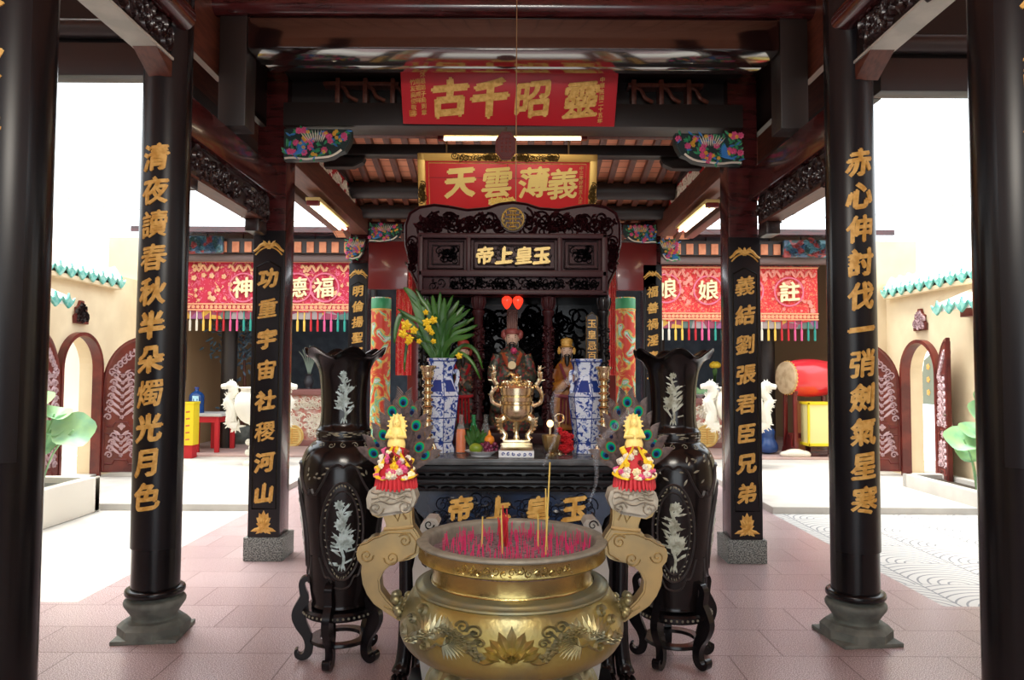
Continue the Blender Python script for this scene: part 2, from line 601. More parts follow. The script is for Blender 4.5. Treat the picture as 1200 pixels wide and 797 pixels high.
    def scrolls(self, fn, u0, v0, u1, v1, n, r, seed, w=None, h=0.008, leaves=2, base=0.0):
        g = random.Random(seed)
        for _ in range(n):
            x, y = g.uniform(u0 + r * .6, u1 - r * .6), g.uniform(v0 + r * .6, v1 - r * .6)
            q = r * g.uniform(.55, 1.0)
            self.spiral(fn, x, y, q, g.uniform(1, 1.7), g.uniform(0, 6.28), g.choice((-1, 1)), w or q * .38, h * g.uniform(.7, 1.2), base)
            for _ in range(leaves):
                a = g.uniform(0, 6.28)
                L = q * g.uniform(.8, 1.3)
                if u0 < x + cos(a) * (q + L) < u1 and v0 < y + sin(a) * (q + L) < v1:
                    self.petal(fn, x + cos(a) * q * .7, y + sin(a) * q * .7, a + g.uniform(-.5, .5), L, L * .5, h, base)
        return self

    def glyph(self, fn, ch, x, y, size, bold=0.022, h=0.01, slant=0.0, tall=1.0, cut=0.0, wob=0.0):
        vs, fs, area = glyph_mesh(ch, 0.0, cut)
        d = bold * min(1.0, max(0.2, (0.47 - area) / 0.26)) * 0.8      # brush weight: overlaid strokes, thinner in crowded characters
        for i, (ox, oy) in enumerate(((0, 0), (d, .2 * d), (-d, -.2 * d), (.2 * d, d), (-.2 * d, -d))):
            co = []
            for a, b, z in vs:
                b2 = b * tall + slant * a + oy
                a2 = a + wob * sin(5 * b + 1.3 * a) + ox
                co.append(fn(x + a2 * size, y + b2 * size, h + .0007 * i if z > 0 else 0.0))
            self.add(co, fs)
        return self

    def build(self, name, m, parent=None, smooth=True, world=False, ang=35, origin=None):
        me = bpy.data.meshes.new(name)
        v = self.v
        off = None
        if world and parent is not None:
            off = parent.location
            if parent.parent is not None:
                off = off + parent.parent.location
        elif origin is not None:
            off = Vector(origin)
        if off is not None:
            v = [(a - off[0], b - off[1], c - off[2]) for a, b, c in v]
        me.from_pydata(v, [], self.f)
        me.validate()
        if smooth:
            me.polygons.foreach_set('use_smooth', [True] * len(me.polygons))
            me.set_sharp_from_angle(angle=math.radians(ang))
        me.materials.append(m)
        o = bpy.data.objects.new(name, me)
        COL.objects.link(o)
        if parent is not None:
            o.parent = parent
        elif origin is not None:
            o.location = origin
        return o


_gc = {}


def glyph_mesh(ch, bold, cut=0.0):
    key = (ch, bold, cut)
    if key in _gc:
        return _gc[key]
    c = bpy.data.curves.new('t', 'FONT')
    c.body = ch
    c.offset = bold
    c.extrude = 0.05
    c.resolution_u = 3
    o = bpy.data.objects.new('t', c)
    COL.objects.link(o)
    dg = bpy.context.evaluated_depsgraph_get()
    me = bpy.data.meshes.new_from_object(o.evaluated_get(dg))
    bm = bmesh.new()
    bm.from_mesh(me)
    bmesh.ops.translate(bm, vec=(-0.5, -0.38, 0), verts=bm.verts)
    if cut:
        k = -0.5
        while k < 0.5:
            bmesh.ops.bisect_plane(bm, geom=bm.verts[:] + bm.edges[:] + bm.faces[:], plane_co=(k, 0, 0), plane_no=(1, 0, 0))
            k += cut
    bm.verts.index_update()
    bm.normal_update()
    ar = sum(f.calc_area() for f in bm.faces if f.normal.z > 0.9 and f.calc_center_median().z > 0)
    r = ([tuple(v.co) for v in bm.verts], [tuple(v.index for v in f.verts) for f in bm.faces], ar)
    bm.free()
    bpy.data.objects.remove(o)
    bpy.data.curves.remove(c)
    bpy.data.meshes.remove(me)
    _gc[key] = r
    return r


def plane(o, U=(1, 0, 0), V=(0, 0, 1), N=(0, -1, 0)):
    o, U, V, N = Vector(o), Vector(U), Vector(V), Vector(N)
    return lambda u, v, h=0.0: o + U * u + V * v + N * h


def smooth_prof(pr, k=4):
    out = []
    n = len(pr)
    for i in range(n - 1):
        p0, p1, p2, p3 = pr[max(i - 1, 0)], pr[i], pr[i + 1], pr[min(i + 2, n - 1)]
        for j in range(k):
            t = j / k
            q = []
            for d in (0, 1):
                a, b, c, e = p0[d], p1[d], p2[d], p3[d]
                q.append(.5 * (2 * b + (c - a) * t + (2 * a - 5 * b + 4 * c - e) * t * t + (3 * b - a - 3 * c + e) * t ** 3))
            out.append((max(q[0], 0), q[1]))
    out.append(pr[-1])
    return out


def smooth_line(pts, k=5):
    pts = [Vector(p) for p in pts]
    out = []
    n = len(pts)
    for i in range(n - 1):
        p0, p1, p2, p3 = pts[max(i - 1, 0)], pts[i], pts[i + 1], pts[min(i + 2, n - 1)]
        for j in range(k):
            t = j / k
            out.append(.5 * (2 * p1 + (p2 - p0) * t + (2 * p0 - 5 * p1 + 4 * p2 - p3) * t * t + (3 * p1 - p0 - 3 * p2 + p3) * t ** 3))
    out.append(pts[-1])
    return out


def turned(prof, c, rref):
    """Map (u = arc, v = height) onto the outside of a turned shape, u=0 facing the viewer's side."""
    c = Vector(c)

    def fn(u, v, h=0.0):
        best = None
        for (r0, z0), (r1, z1) in zip(prof, prof[1:]):
            if min(z0, z1) <= v <= max(z0, z1) and abs(z1 - z0) > 1e-7:
                t = (v - z0) / (z1 - z0)
                r = r0 + (r1 - r0) * t
                if best is None or r > best[0]:
                    l = math.hypot(r1 - r0, z1 - z0)
                    best = (r, abs(z1 - z0) / l, -(r1 - r0) / l * (1 if z1 > z0 else -1))
        if best is None:
            best = (prof[-1][0], 1, 0)
        r, nr, nz = best
        a = -pi / 2 + u / rref
        return c + Vector(((r + h * nr) * cos(a), (r + h * nr) * sin(a), v + h * nz))
    return fn

# ================================================================== THE SETTING
LR = ((-1, 'left'), (1, 'right'))
mb = MB()
mb.span((-8, -4, -.1), (8, 5.1, 0)).span((-3, 5.1, -.1), (3, 10.9, 0))
struct(mb.build('floor', FLOOR, smooth=False))
for s, nm in LR:
    mb = MB().span((s * 3, 5.1, -.1), (s * 9, 8.4, 0))
    struct(mb.build('courtyard_floor', PAVER if s > 0 else CONC, smooth=False), nm + ' courtyard paving')
    mb = MB().span((s * 3, 8.4, -.1), (s * 9, 13.0, .08), .01)
    struct(mb.build('courtyard_floor', CONC, smooth=False), nm + ' courtyard raised paving')
struct(MB().span((-3, 10.9, -.1), (3, 13.0, .08), .01).build('courtyard_floor', CONC, smooth=False))
mb = MB().span((-6.6, 13.0, -.1), (6.6, 18, .12), .02)
struct(mb.build('rear_hall_floor', PINKTILE, smooth=False))

# walls of the side courtyards, each with an arched gate
ARCH = {-1: (9.57, 10.5), 1: (10.15, 11.05)}


def arch_curve(y0, y1, zb, zs, n=18):
    c, r = (y0 + y1) / 2, (y1 - y0) / 2
    return [(y0, zb)] + [(c - r * cos(pi * i / n), zs + r * 1.05 * sin(pi * i / n)) for i in range(n + 1)] + [(y1, zb)]


for s, nm in LR:
    y0, y1 = ARCH[s]
    top = 3.05
    poly = [(5.1, 0)] + arch_curve(y0, y1, 0.0, 1.62) + [(11.6, 0), (11.6, top), (5.1, top)]
    mb = MB().prism(poly, 0, .25, f=lambda v, s=s: Vector((s * (6 + v.y), v.x, v.z)))
    struct(mb.build('wall_' + nm, CREAM, smooth=False))
    struct(MB().span((s * 8.2, 5, 0), (s * 8.4, 14, 3.4)).build('wall_outer_' + nm, WHITEP, smooth=False))
    # gable of the rear hall beside the gate
    struct(MB().span((s * 5.4, 11.6, 0), (s * 6.5, 11.8, 3.75)).build('gable_wall_' + nm, CREAM, smooth=False))
    # front hall side wall
    struct(MB().span((s * 8, -4, 0), (s * 8.2, 5.1, 4.2)).build('wall_front_' + nm, CREAM, smooth=False))
    # rear hall side wall
    struct(MB().span((s * 6.4, 13.2, .12), (s * 6.6, 18, 4.0)).build('wall_rear_' + nm, mat('ochre_plaster_' + nm, (0.42, 0.27, 0.14), 0.8), smooth=False))
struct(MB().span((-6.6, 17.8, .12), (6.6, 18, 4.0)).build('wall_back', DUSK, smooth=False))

# roofs
SLOPE = lambda y: 4.12 - .22 * (y - 8.33)
mb = MB()
mb.add([(-8.2, -2.4, 4.3), (8.2, -2.4, 4.3), (8.2, 1.2, 5.5), (-8.2, 1.2, 5.5), (-8.2, 5.0, 4.35), (8.2, 5.0, 4.35),
        (-8.2, -2.4, 4.45), (8.2, -2.4, 4.45), (8.2, 1.2, 5.65), (-8.2, 1.2, 5.65), (-8.2, 5.0, 4.5), (8.2, 5.0, 4.5)],
       [(0, 1, 2, 3), (3, 2, 5, 4), (6, 9, 8, 7), (9, 10, 11, 8), (4, 5, 11, 10), (0, 6, 7, 1), (0, 3, 9, 6), (3, 4, 10, 9), (1, 7, 8, 2), (2, 8, 11, 5)])
struct(mb.build('ceiling', TILE, smooth=False), 'front hall roof tiles')
mb = MB()
ya, yb = 6.4, 10.7
za, zb = SLOPE(ya), SLOPE(yb)
x = 2.62
mb.add([(-x, 5.0, 4.36), (x, 5.0, 4.36), (x, ya, za), (-x, ya, za), (x, yb, zb), (-x, yb, zb)] +
       [(-x, 5.0, 4.46), (x, 5.0, 4.46), (x, ya, za + .12), (-x, ya, za + .12), (x, yb, zb + .12), (-x, yb, zb + .12)],
       [(0, 1, 2, 3), (3, 2, 4, 5), (6, 9, 8, 7), (9, 11, 10, 8), (0, 6, 7, 1), (5, 4, 10, 11), (0, 3, 9, 6), (3, 5, 11, 9), (1, 7, 8, 2), (2, 8, 10, 4)])
struct(mb.build('ceiling', TILE, smooth=False), 'pavilion roof tiles')
mb = MB().span((-6.9, 13.0, 4.12), (6.9, 18.2, 4.22))
struct(mb.build('ceiling', WOOD, smooth=False), 'rear hall roof')
# eaves edging the light wells
for s, nm in LR:
    d = .1 if s > 0 else 0
    a = P(162 if s < 0 else 1033, 92 if s < 0 else 110, 5.0)
    z0 = a.z
    mb = MB().span((s * 2.55, 4.95, z0), (s * 8, 5.1, z0 + .24), .02)
    mb.span((s * 2.5, 5.1, z0), (s * 2.64, 10.5, z0 + .2), .02)
    mb.cyl((s * 2.3, 4.95, z0 + .33), (s * 8, 4.95, z0 + .33), .065, 16)
    struct(mb.build('trim_%d' % (1 if s < 0 else 2), METALG), 'eave gutter round the %s light well' % nm)
    mb = MB().span((s * 2.54, 5.12, z0 + .18), (s * 2.60, 6.9, 4.40)).span((s * 2.54, 6.9, z0 + .18), (s * 2.60, 8.2, 4.12)).span((s * 2.54, 8.2, z0 + .18), (s * 2.6, 10.5, z0 + .24))
    struct(mb.build('trim_%d' % (11 if s < 0 else 12), WOODY, smooth=False), '%s eave side boarding' % nm)
    mb = MB().span((s * 2.4, 5.02, z0 + .2), (s * 8, 5.12, 4.36), .01)
    struct(mb.build('trim_%d' % (3 if s < 0 else 4), BLACKWOOD), '%s eave board' % nm)

for s, nm in LR:
    struct(MB().span((s * 2.15, 4.5, 3.75), (s * 2.2, 5.3, 4.40)).build('trim_%d' % (9 if s < 0 else 10), WOODY), nm + ' tiled edge above the tie beam')
struct(MB().span((-8, -4.1, 0), (-2.2, -3.95, 4.2)).span((2.2, -4.1, 0), (8, -3.95, 4.2)).span((-2.2, -4.1, 2.9), (2.2, -3.95, 4.2)).build('unseen_entrance_wall', WOOD, smooth=False), 'unseen entrance front added to dim the hall')  # unseen wall added to cut sky reflections in lintel and pillars

# ------------------------------------------------------------------ rafters and purlins of the pavilion
for k in range(25):
    xr = -2.4 + k * .2
    o = MB().beam((xr, 6.5, SLOPE(6.5) - .035), (xr, 10.6, SLOPE(10.6) - .035), .07, .07, .006).build('rafter', WOODY)
    tag(o, 'slim brown rafter under the terracotta tiles of the altar roof', 'rafter', 'rafters under the pavilion tiles')


def purlin(name, a, b, r, m, label, cat='beam'):
    o = MB().cyl(a, b, r, 20).build(name, m)
    return tag(o, label, cat)


purlin('round_purlin', (-2.35, 5.12, 4.235), (2.35, 5.12, 4.235), .075, WOOD, 'round dark red purlin along the very top of the picture, over the wide lintel')
tag(MB().span((-2.35, 5.1, 4.30), (2.35, 5.18, 4.46), .01).build('ridge_board', WOODY), 'brown board lying on the round purlin at the top edge', 'beam')
tag(MB().span((-1.91, 5.1, 3.915), (1.91, 5.40, 4.15), .02).build('lintel', LINTEL), 'wide glossy dark red lintel above the upper red signboard', 'beam')
tag(MB().span((-1.91, 5.44, 3.945), (1.91, 5.58, 4.12), .015).build('lintel', LINTEL), 'narrow lintel close behind the wide glossy lintel', 'beam')
tag(MB().span((-1.98, 6.14, 3.715), (1.98, 6.40, 3.92), .015).build('cross_beam', BLACKWOOD), 'black cross beam below the upper red signboard, joining the square pillars', 'beam')
tag(MB().span((-1.98, 6.14, 4.18), (1.98, 6.40, 4.36), .015).build('cross_beam', BLACKWOOD), 'black upper cross beam behind the upper red signboard', 'beam')
purlin('round_purlin', (-1.98, 6.85, 3.90), (1.98, 6.85, 3.90), .06, WOODY, 'round brown purlin just behind the ceiling tube lamp')
purlin('round_purlin', (-2.0, 8.92, 3.865), (2.0, 8.92, 3.865), .11, BLACKWOOD, 'black round purlin crossing the tiles beside the framed red signboard')
purlin('round_purlin', (-2.0, 9.55, 3.74), (2.0, 9.55, 3.74), .10, BLACKWOOD, 'lower black round purlin just above the altar cabinet crest')
tag(MB().span((-2.0, 9.92, 3.55), (2.0, 10.1, 3.68), .01).build('cross_beam', WOOD), 'rear cross beam between the two small couplet pillars', 'beam')
t = thing('lattice_panel', 'dark pierced panel with carved brackets between the two black cross beams, behind the upper signboard', 'panel', (0, 6.36, 3.92))
MB().span((-1.97, 6.34, 3.92), (1.97, 6.38, 4.18)).build('backing', BLACKWOOD, t, world=True)
for sx in (-1, 1):
    g = MB()
    for q in range(3):
        x = sx * (1.05 + .24 * q)
        g.span((x - .02, 6.20, 3.93), (x + .02, 6.34, 4.16), .006)
        g.tube(smooth_line([(x, 6.24, 4.10), (x + .06, 6.22, 4.07), (x + .10, 6.22, 4.0), (x + .17, 6.24, 3.97)], 4), .018, 8)
    g.span((sx * 1.0, 6.22, 4.10), (sx * 1.66, 6.34, 4.135), .006)
    g.build('carved_bracket', WOODY, t, world=True)
tag(MB().span((-1.97, 7.36, 3.835), (1.97, 7.52, 3.95), .015).build('cross_beam', BLACKWOOD), 'black cross beam behind the ceiling tube lamp, above the framed signboard', 'beam')
for sx, nm in ((-1, 'left'), (1, 'right')):
    o = MB().prism([(0, 0), (.30, 0), (.40, .05), (.42, .10), (0, .12)], 7.38, 7.50, .01, f=lambda v, sx=sx: Vector((sx * (1.95 - v.x), v.y, 3.715 + v.z))).build('beam_bracket', BLACKWOOD)
    tag(o, 'black stepped bracket under the %s end of the beam behind the tube lamp' % nm, 'bracket')
for s, nm in LR:
    tag(MB().span((s * 2.02 - .1, 5.12, 3.36), (s * 2.02 + .1, 5.32, 4.17), .012).build('queen_post', BLACKWOOD),
        'short square post standing on the %s tie beam under the lintel' % nm, 'post')
    o = MB().span((s * 2.05, 4.5, 3.10), (s * 2.27, 6.25, 3.36), .02).build('tie_beam', WOOD)
    tag(o, 'dark red tie beam between the %s round pillar and square pillar' % nm, 'beam')
    purlin('round_beam', (s * 2.06, 2.4, 3.80), (s * 2.06, 4.42, 3.80), .085, WOOD, 'round red beam running towards the camera at the upper %s' % nm)
    tag(MB().span((s * 1.98, 6.42, 3.48), (s * 2.2, 9.86, 3.73), .015).build('side_beam', WOODY),
        'brown side beam with a tube lamp under it, %s of the altar' % nm, 'beam')
    tag(MB().span((s * 2.0, 6.42, 3.93), (s * 2.14, 9.86, 4.05), .01).build('side_rail', BLACKWOOD),
        'black rail above the red and gold frieze on the %s' % nm, 'beam')
    struct(MB().span((s * 2.15, 5.33, 3.73), (s * 2.2, 10.0, SLOPE(10) + .02)).build('trim_%d' % (5 if s < 0 else 6), BLACKWOOD), nm + ' boarding under the pavilion roof')
    struct(MB().span((s * 2.15, 5.33, SLOPE(10)), (s * 2.2, 7.6, 4.30)).build('trim_%d' % (7 if s < 0 else 8), BLACKWOOD), nm + ' upper boarding under the pavilion roof')
    # red and gold frieze
    t = thing('frieze_panel', 'narrow red frieze with gold carving above the %s side beam' % nm, 'carving', (s * 2.05, 8.1, 3.73))
    MB().span((s * 2.03, 6.9, 3.73), (s * 2.08, 9.3, 3.93)).build('backing', REDC, t, world=True)
    g = MB()
    fn = plane((s * 2.03, 6.9, 3.73), (0, 1, 0), (0, 0, 1), (-s, 0, 0))
    g.scrolls(fn, .02, .01, 2.38, .19, 46, .075, 40 + s, h=.012, leaves=3)
    g.build('scrollwork', PWHITE, t, world=True)

    # carved lattice hung under each tie beam, and the one nearer the camera
    t = thing('carved_hanging_panel', 'pierced dark carved panel under the tie beam, %s side between round and square pillars' % nm, 'carving', (s * 2.16, 5.4, 3.10))
    b = MB().span((s * 2.10, 4.62, 2.885), (s * 2.22, 6.16, 3.10), .01)
    b.span((s * 2.10, 4.62, 2.80), (s * 2.22, 4.80, 2.89), .02).span((s * 2.10, 5.95, 2.76), (s * 2.22, 6.16, 2.89), .02)
    b.build('backing', CARVEBG, t, world=True)
    g = MB()
    for sd in (-1, 1):
        fn = plane((s * (2.16 - sd * .06), 4.62, 2.885), (0, 1, 0), (0, 0, 1), (-s * sd, 0, 0))
        g.scrolls(fn, 0, 0, 1.54, .21, 60, .085, 60 + s + sd, h=.022, leaves=3)
    g.build('scrollwork', CARVE, t, world=True)
    MB().span((s * 2.09, 4.62, 2.868), (s * 2.23, 6.1, 2.886)).build('bottom_rail', WOODY, t, world=True)

    t = thing('carved_hanging_panel', 'pierced dark carved panel with its lit underside coloured pale at the upper %s corner' % nm, 'carving', (s * 2.16, 3.8, 3.72))
    MB().span((s * 2.10, 2.9, 3.515), (s * 2.23, 4.36, 3.74), .01).build('backing', CARVEBG, t, world=True)
    g = MB()
    fn = plane((s * 2.10, 2.9, 3.515), (0, 1, 0), (0, 0, 1), (-s, 0, 0))
    g.scrolls(fn, 0, 0, 1.46, .22, 64, .085, 70 + s, h=.024, leaves=3)
    g.build('scrollwork', CARVE, t, world=True)
    MB().span((s * 2.08, 2.9, 3.50), (s * 2.24, 4.36, 3.517)).build('bottom_rail', PALE, t, world=True)  # daylight on the panel's underside put into a pale rail
    MB().prism([(4.16, 3.50), (4.36, 3.50), (4.36, 3.40)], s * 2.09, s * 2.23, 0, f=lambda v: Vector((v.y, v.x, v.z))).build('bracket', WOODY, t, world=True)

# ------------------------------------------------------------------ pillars
CHR = {(-1, 2): '清夜讀春秋半朵燭光月色', (1, 2): '赤心伸討伐一弰劍氣星寒'}
COLX = {-1: -2.172, 1: 2.108}


def round_pillar(cx, y, near, chars, ztop, z1, z2, label):
    t = thing('round_pillar', label, 'pillar', (cx, y, 0))
    r = .168 if near else .139
    pr = smooth_prof([(r, .26), (r, .9), (r, 2.2), (r * .985, 3.4), (r * .97, 4.4)], 5)
    MB().lathe(pr, 48).build('shaft', LACQ, t)
    b = MB()
    b.box((0, 0, .012), (.37, .37, .024), .004, Matrix.Rotation(.12, 3, 'Z'))
    b.lathe([(.205, .02), (.205, .07), (.175, .10), (.14, .104)], 8, ph=pi / 8)
    b.lathe(smooth_prof([(.13, .10), (.128, .12), (.152, .16), (.174, .195), (.170, .22), (.138, .232), (.14, .24)], 4), 40)
    b.build('stone_base', STONE, t, ang=40)
    MB().lathe(smooth_prof([(.13, .236), (.165, .25), (.172, .268), (.165, .285), (.140, .292)], 4), 40).build('base_ring', LACQ, t)
    # couplet board wrapped round the front half of the shaft
    fn = turned([(r + .008, .3), (r + .008, 4.4)], (0, 0, 0), r)
    bd = MB()
    n = 16
    w = .33
    zz = (z2 - .32, z1 + 1.2)
    vs, fs = [], []
    for i in range(n + 1):
        u = -w / 2 + w * i / n
        for z in zz:
            vs += [fn(u, z, -.009), fn(u, z, 0)]
    for i in range(n):
        k = 4 * i
        fs += [(k + 1, k + 5, k + 7, k + 3), (k, k + 1, k + 5, k + 4), (k + 2, k + 6, k + 7, k + 3)]
    fs += [(0, 2, 3, 1), (4 * n, 4 * n + 1, 4 * n + 3, 4 * n + 2)]
    bd.add(vs, fs).build('couplet_board', LACQ2, t)
    n = len(chars)
    for i, c in enumerate(chars):
        z = z1 + (z2 - z1) * i / max(n - 1, 1)
        MB().glyph(fn, c, 0.0, z, .150, .075, .005, .16, 1.15, .07, .03).build('gilded_character', GOLD, t)
    return t


for s, nm in LR:
    zt = P(190, 183, 4.335).z if s < 0 else P(1005, 189, 4.335).z
    zb = P(176, 583, 4.335).z if s < 0 else P(1012, 587, 4.335).z
    round_pillar(COLX[s], 4.5, False, CHR[(s, 2)], 4.4, zt, zb, 'black round pillar with eleven gold characters, %s of the bronze urn' % nm)
    yn = 3.04
    o = round_pillar(-2.14 if s < 0 else 2.135, yn, True, ('清讀春秋半朵燭光月' if s < 0 else '赤心伸討伐一弰劍氣'), 4.4, 3.62, 1.55,
                     'nearest black round pillar, cut off by the %s edge of the picture' % nm)


def lotus(mb, fn, x, y, w, h=.012):
    for k in range(7):
        a = pi / 2 + (k - 3) * .42
        mb.petal(fn, x + (k - 3) * w * .06, y, a, w * (.52 - .035 * abs(k - 3)), w * .2, h)
    for k in range(4):
        a = pi / 2 + (k - 1.5) * .35
        mb.petal(fn, x, y + w * .02, a, w * .34, w * .16, h * 1.5, .004)
    for k in range(7):
        a = -pi / 2 + (k - 3) * .42
        mb.petal(fn, x, y + w * .02, a, w * (.1 + .1 * abs(k - 3)), w * .12, h)
    return mb


def bat(mb, fn, x, y, w, h=.01):
    for sg in (-1, 1):
        pts = [(x + sg * w * (.02 + .48 * t), y + w * (.10 * sin(pi * min(t * 1.3, 1)) - .16 * t * t)) for t in [i / 8 for i in range(9)]]
        mb.strip(fn, pts, [w * .16 * (1 - .6 * i / 8) for i in range(9)], h)
        pts = [(x + sg * w * (.04 + .40 * t), y + w * (-.02 - .26 * t * t)) for t in [i / 8 for i in range(9)]]
        mb.strip(fn, pts, w * .05, h)
        mb.petal(fn, x + sg * w * .05, y + w * .02, pi / 2 - sg * .7, w * .25, w * .1, h)
    mb.flower(fn, x, y, w * .1, 6, h)
    mb.petal(fn, x, y + w * .05, pi / 2, w * .16, w * .1, h)
    return mb


def square_pillar(cx, y, w, chars, zc1, zc2, zbat, ztop, size, label, zlot):
    t = thing('square_pillar', label, 'pillar', (cx, y, 0))
    MB().span((-w / 2, -w / 2, .15), (w / 2, w / 2, ztop), .012).build('shaft', WOOD, t)
    b = MB().box((0, 0, .1), (w * 1.3, w * 1.3, .2), .008)
    b.build('granite_base', GRANITE, t)
    f = -w / 2
    z0, z1 = .2, zbat + .14
    MB().span((-w / 2 - .006, f - .03, z0), (w / 2 + .006, f + .005, z1), .006).build('couplet_board', LACQ2, t)
    fn = plane((0, f - .03, 0))
    fr = MB()
    hw = w * .40
    zt = zbat - .12
    pts = [(-hw, zlot + .14), (-hw, zt - .06)] + [(-hw + hw * .45 * (1 - cos(pi * i / 6)) , zt - .06 + .05 * (1 - cos(pi * i / 6)) / 2) for i in range(1, 7)]
    full = pts + [(-x, z) for x, z in reversed(pts)] + [pts[0]]
    fr.strip(fn, full, .014, .008)
    fr.build('board_moulding', LACQ, t)
    bat(MB(), fn, 0, zbat, w * 1.02).build('gilded_bat', GOLD, t)
    lotus(MB(), fn, 0, zlot - .02, w * 1.12).build('gilded_lotus', GOLD, t)
    n = len(chars)
    for i, c in enumerate(chars):
        MB().glyph(fn, c, 0, zc1 + (zc2 - zc1) * i / (n - 1), size * .86, .075, .008, .15, 1.0, 0, .03).build('gilded_character', GOLD, t)
    return t


for s, nm, ch in ((-1, 'left', '功重宇宙社稷河山'), (1, 'right', '義結劉張君臣兄弟')):
    Y = 6.2
    a, b = (P(309, 326, Y).z, P(307, 578, Y).z) if s < 0 else (P(877, 335, Y).z, P(874, 578, Y).z)
    cx = P(312, 450, Y).x if s < 0 else P(874, 450, Y).x
    square_pillar(cx, Y + .128 + .03, .256, ch, a, b, P(310 if s < 0 else 877, 289 if s < 0 else 297, Y).z, 4.55, .20,
                  'square pillar on granite base with eight gold characters, behind the %s black vase' % nm, P(307, 616, Y).z)
for s, nm, ch in ((-1, 'left', '明倫揚聖王德'), (1, 'right', '福善禍淫奉天')):
    Y = 10.0
    a, b = (P(418, 341, Y).z, P(413, 432, Y).z) if s < 0 else (P(764, 342, Y).z, P(763, 437, Y).z)
    cx = P(419, 390, Y).x if s < 0 else P(765, 390, Y).x
    square_pillar(cx, Y + .125 + .03, .25, ch, a, b, P(418, 320, Y).z, SLOPE(10) - .02, .185,
                  'smaller square couplet pillar at the back, rising behind the %s black vase' % nm, .6)


# ------------------------------------------------------------------ painted brackets
def bracket(name, label, s, ax, Y, L, H, ztop, thick, m2=True, seed=0):
    """Painted carved bracket: starts at ax and reaches L towards the middle."""
    t = thing(name, label, 'bracket', (ax, Y, ztop - H))
    d = -s
    out = [(0, 0), (.55 * L, .02 * H), (.72 * L, .10 * H), (.80 * L, .22 * H), (.90 * L, .30 * H), (.96 * L, .5 * H), (L, .72 * H), (L * .99, H), (0, H)]
    MB().prism([(ax + d * x, ztop - H + z) for x, z in out], Y, Y + thick, .008).build('backing', mat('dark_painted_ground', (0.012, 0.03, 0.03), 0.4), t, world=True)
    fn = plane((ax, Y, ztop - H), (d, 0, 0))
    g = random.Random(seed)

    def inside(u, v):
        lim = 0.02 * H if u < .55 * L else (u / L - .55) / .45 * .8 * H
        return lim + .06 * H < v < .95 * H and .02 * L < u < .95 * L

    def pts(n):
        r = []
        while len(r) < n:
            u, v = g.uniform(0, L), g.uniform(0, H)
            if inside(u, v):
                r.append((u, v))
        return r
    k = H / .27
    a = MB()
    for u, v in pts(70):
        a.petal(fn, u, v, g.uniform(0, 6.28), .055 * k, .024 * k, .012)
    a.build('leaves', PGREEN, t, world=True)
    a = MB()
    for u, v in pts(16):
        a.flower(fn, u, v, .032 * k, 7, .014, g.uniform(0, 6), .008)
    a.build('peonies', PPINK, t, world=True)
    a = MB()
    for i in range(9):
        a.petal(fn, L * .10 + i * .008, H * .15, .2 + i * .14, L * .26, H * .09, .014, .012)
    for u, v in pts(20):
        a.petal(fn, u, v, g.uniform(0, 6.28), .06 * k, .02 * k, .02, .008)
    a.build('phoenix_tail', PBLUE, t, world=True)
    a = MB()
    for u, v in pts(14):
        a.flower(fn, u, v, .02 * k, 6, .02, 0, .012)
    a.build('blossoms', PYEL, t, world=True)
    a = MB()
    for i in range(10):
        a.petal(fn, L * .38 + i * .012, H * (.55 + .0 * i), 2.3 - i * .13, H * .42, H * .05, .014, .014)
    a.strip(fn, [(L * (.02 + .9 * i / 14), H * (.05 + .02 * sin(i)) + (max(0, i / 14 - .5)) ** 2 * H * 1.5) for i in range(14)], .02 * k, .018)
    a.build('plumes', PWHITE, t, world=True)
    return t


for s, nm in LR:
    bracket('painted_bracket', 'large painted flower and phoenix bracket under the %s end of the black cross beam' % nm, s,
            s * 1.965, 6.13, .58, .27, P(380 if s < 0 else 812, 151 if s < 0 else 156, 6.13).z, .10, seed=5 + s)
    bracket('painted_bracket', 'small painted bracket beside the altar cabinet crest on the %s' % nm, s,
            s * 1.98, 9.9, .46, .25, P(450, 262, 9.9).z, .08, seed=9 + s)
    bracket('painted_bracket', 'small pink painted bracket on top of the %s rear couplet pillar' % nm, s,
            s * 2.27, 9.88, .24, .28, P(416, 280, 9.88).z, .08, seed=13 + s)

# ================================================================== BRONZE URN
def ribbon(mb, pts, ws, th, f):
    """Band in an (a, b) plane with widths ws and thickness th; f maps (a, t, b)."""
    m = len(pts)
    vs, fs = [], []
    for i, (x, y) in enumerate(pts):
        x0, y0 = pts[max(i - 1, 0)]
        x1, y1 = pts[min(i + 1, m - 1)]
        l = math.hypot(x1 - x0, y1 - y0) or 1
        nx, ny = -(y1 - y0) / l * ws[i] / 2, (x1 - x0) / l * ws[i] / 2
        vs += [f(x + nx, -th / 2, y + ny), f(x - nx, -th / 2, y - ny), f(x - nx, th / 2, y - ny), f(x + nx, th / 2, y + ny)]
        if i:
            j = 4 * i
            for k in range(4):
                k2 = (k + 1) % 4
                fs.append((j - 4 + k, j - 4 + k2, j + k2, j + k))
    fs += [(0, 1, 2, 3), (4 * m - 4, 4 * m - 3, 4 * m - 2, 4 * m - 1)]
    return mb.add(vs, fs)


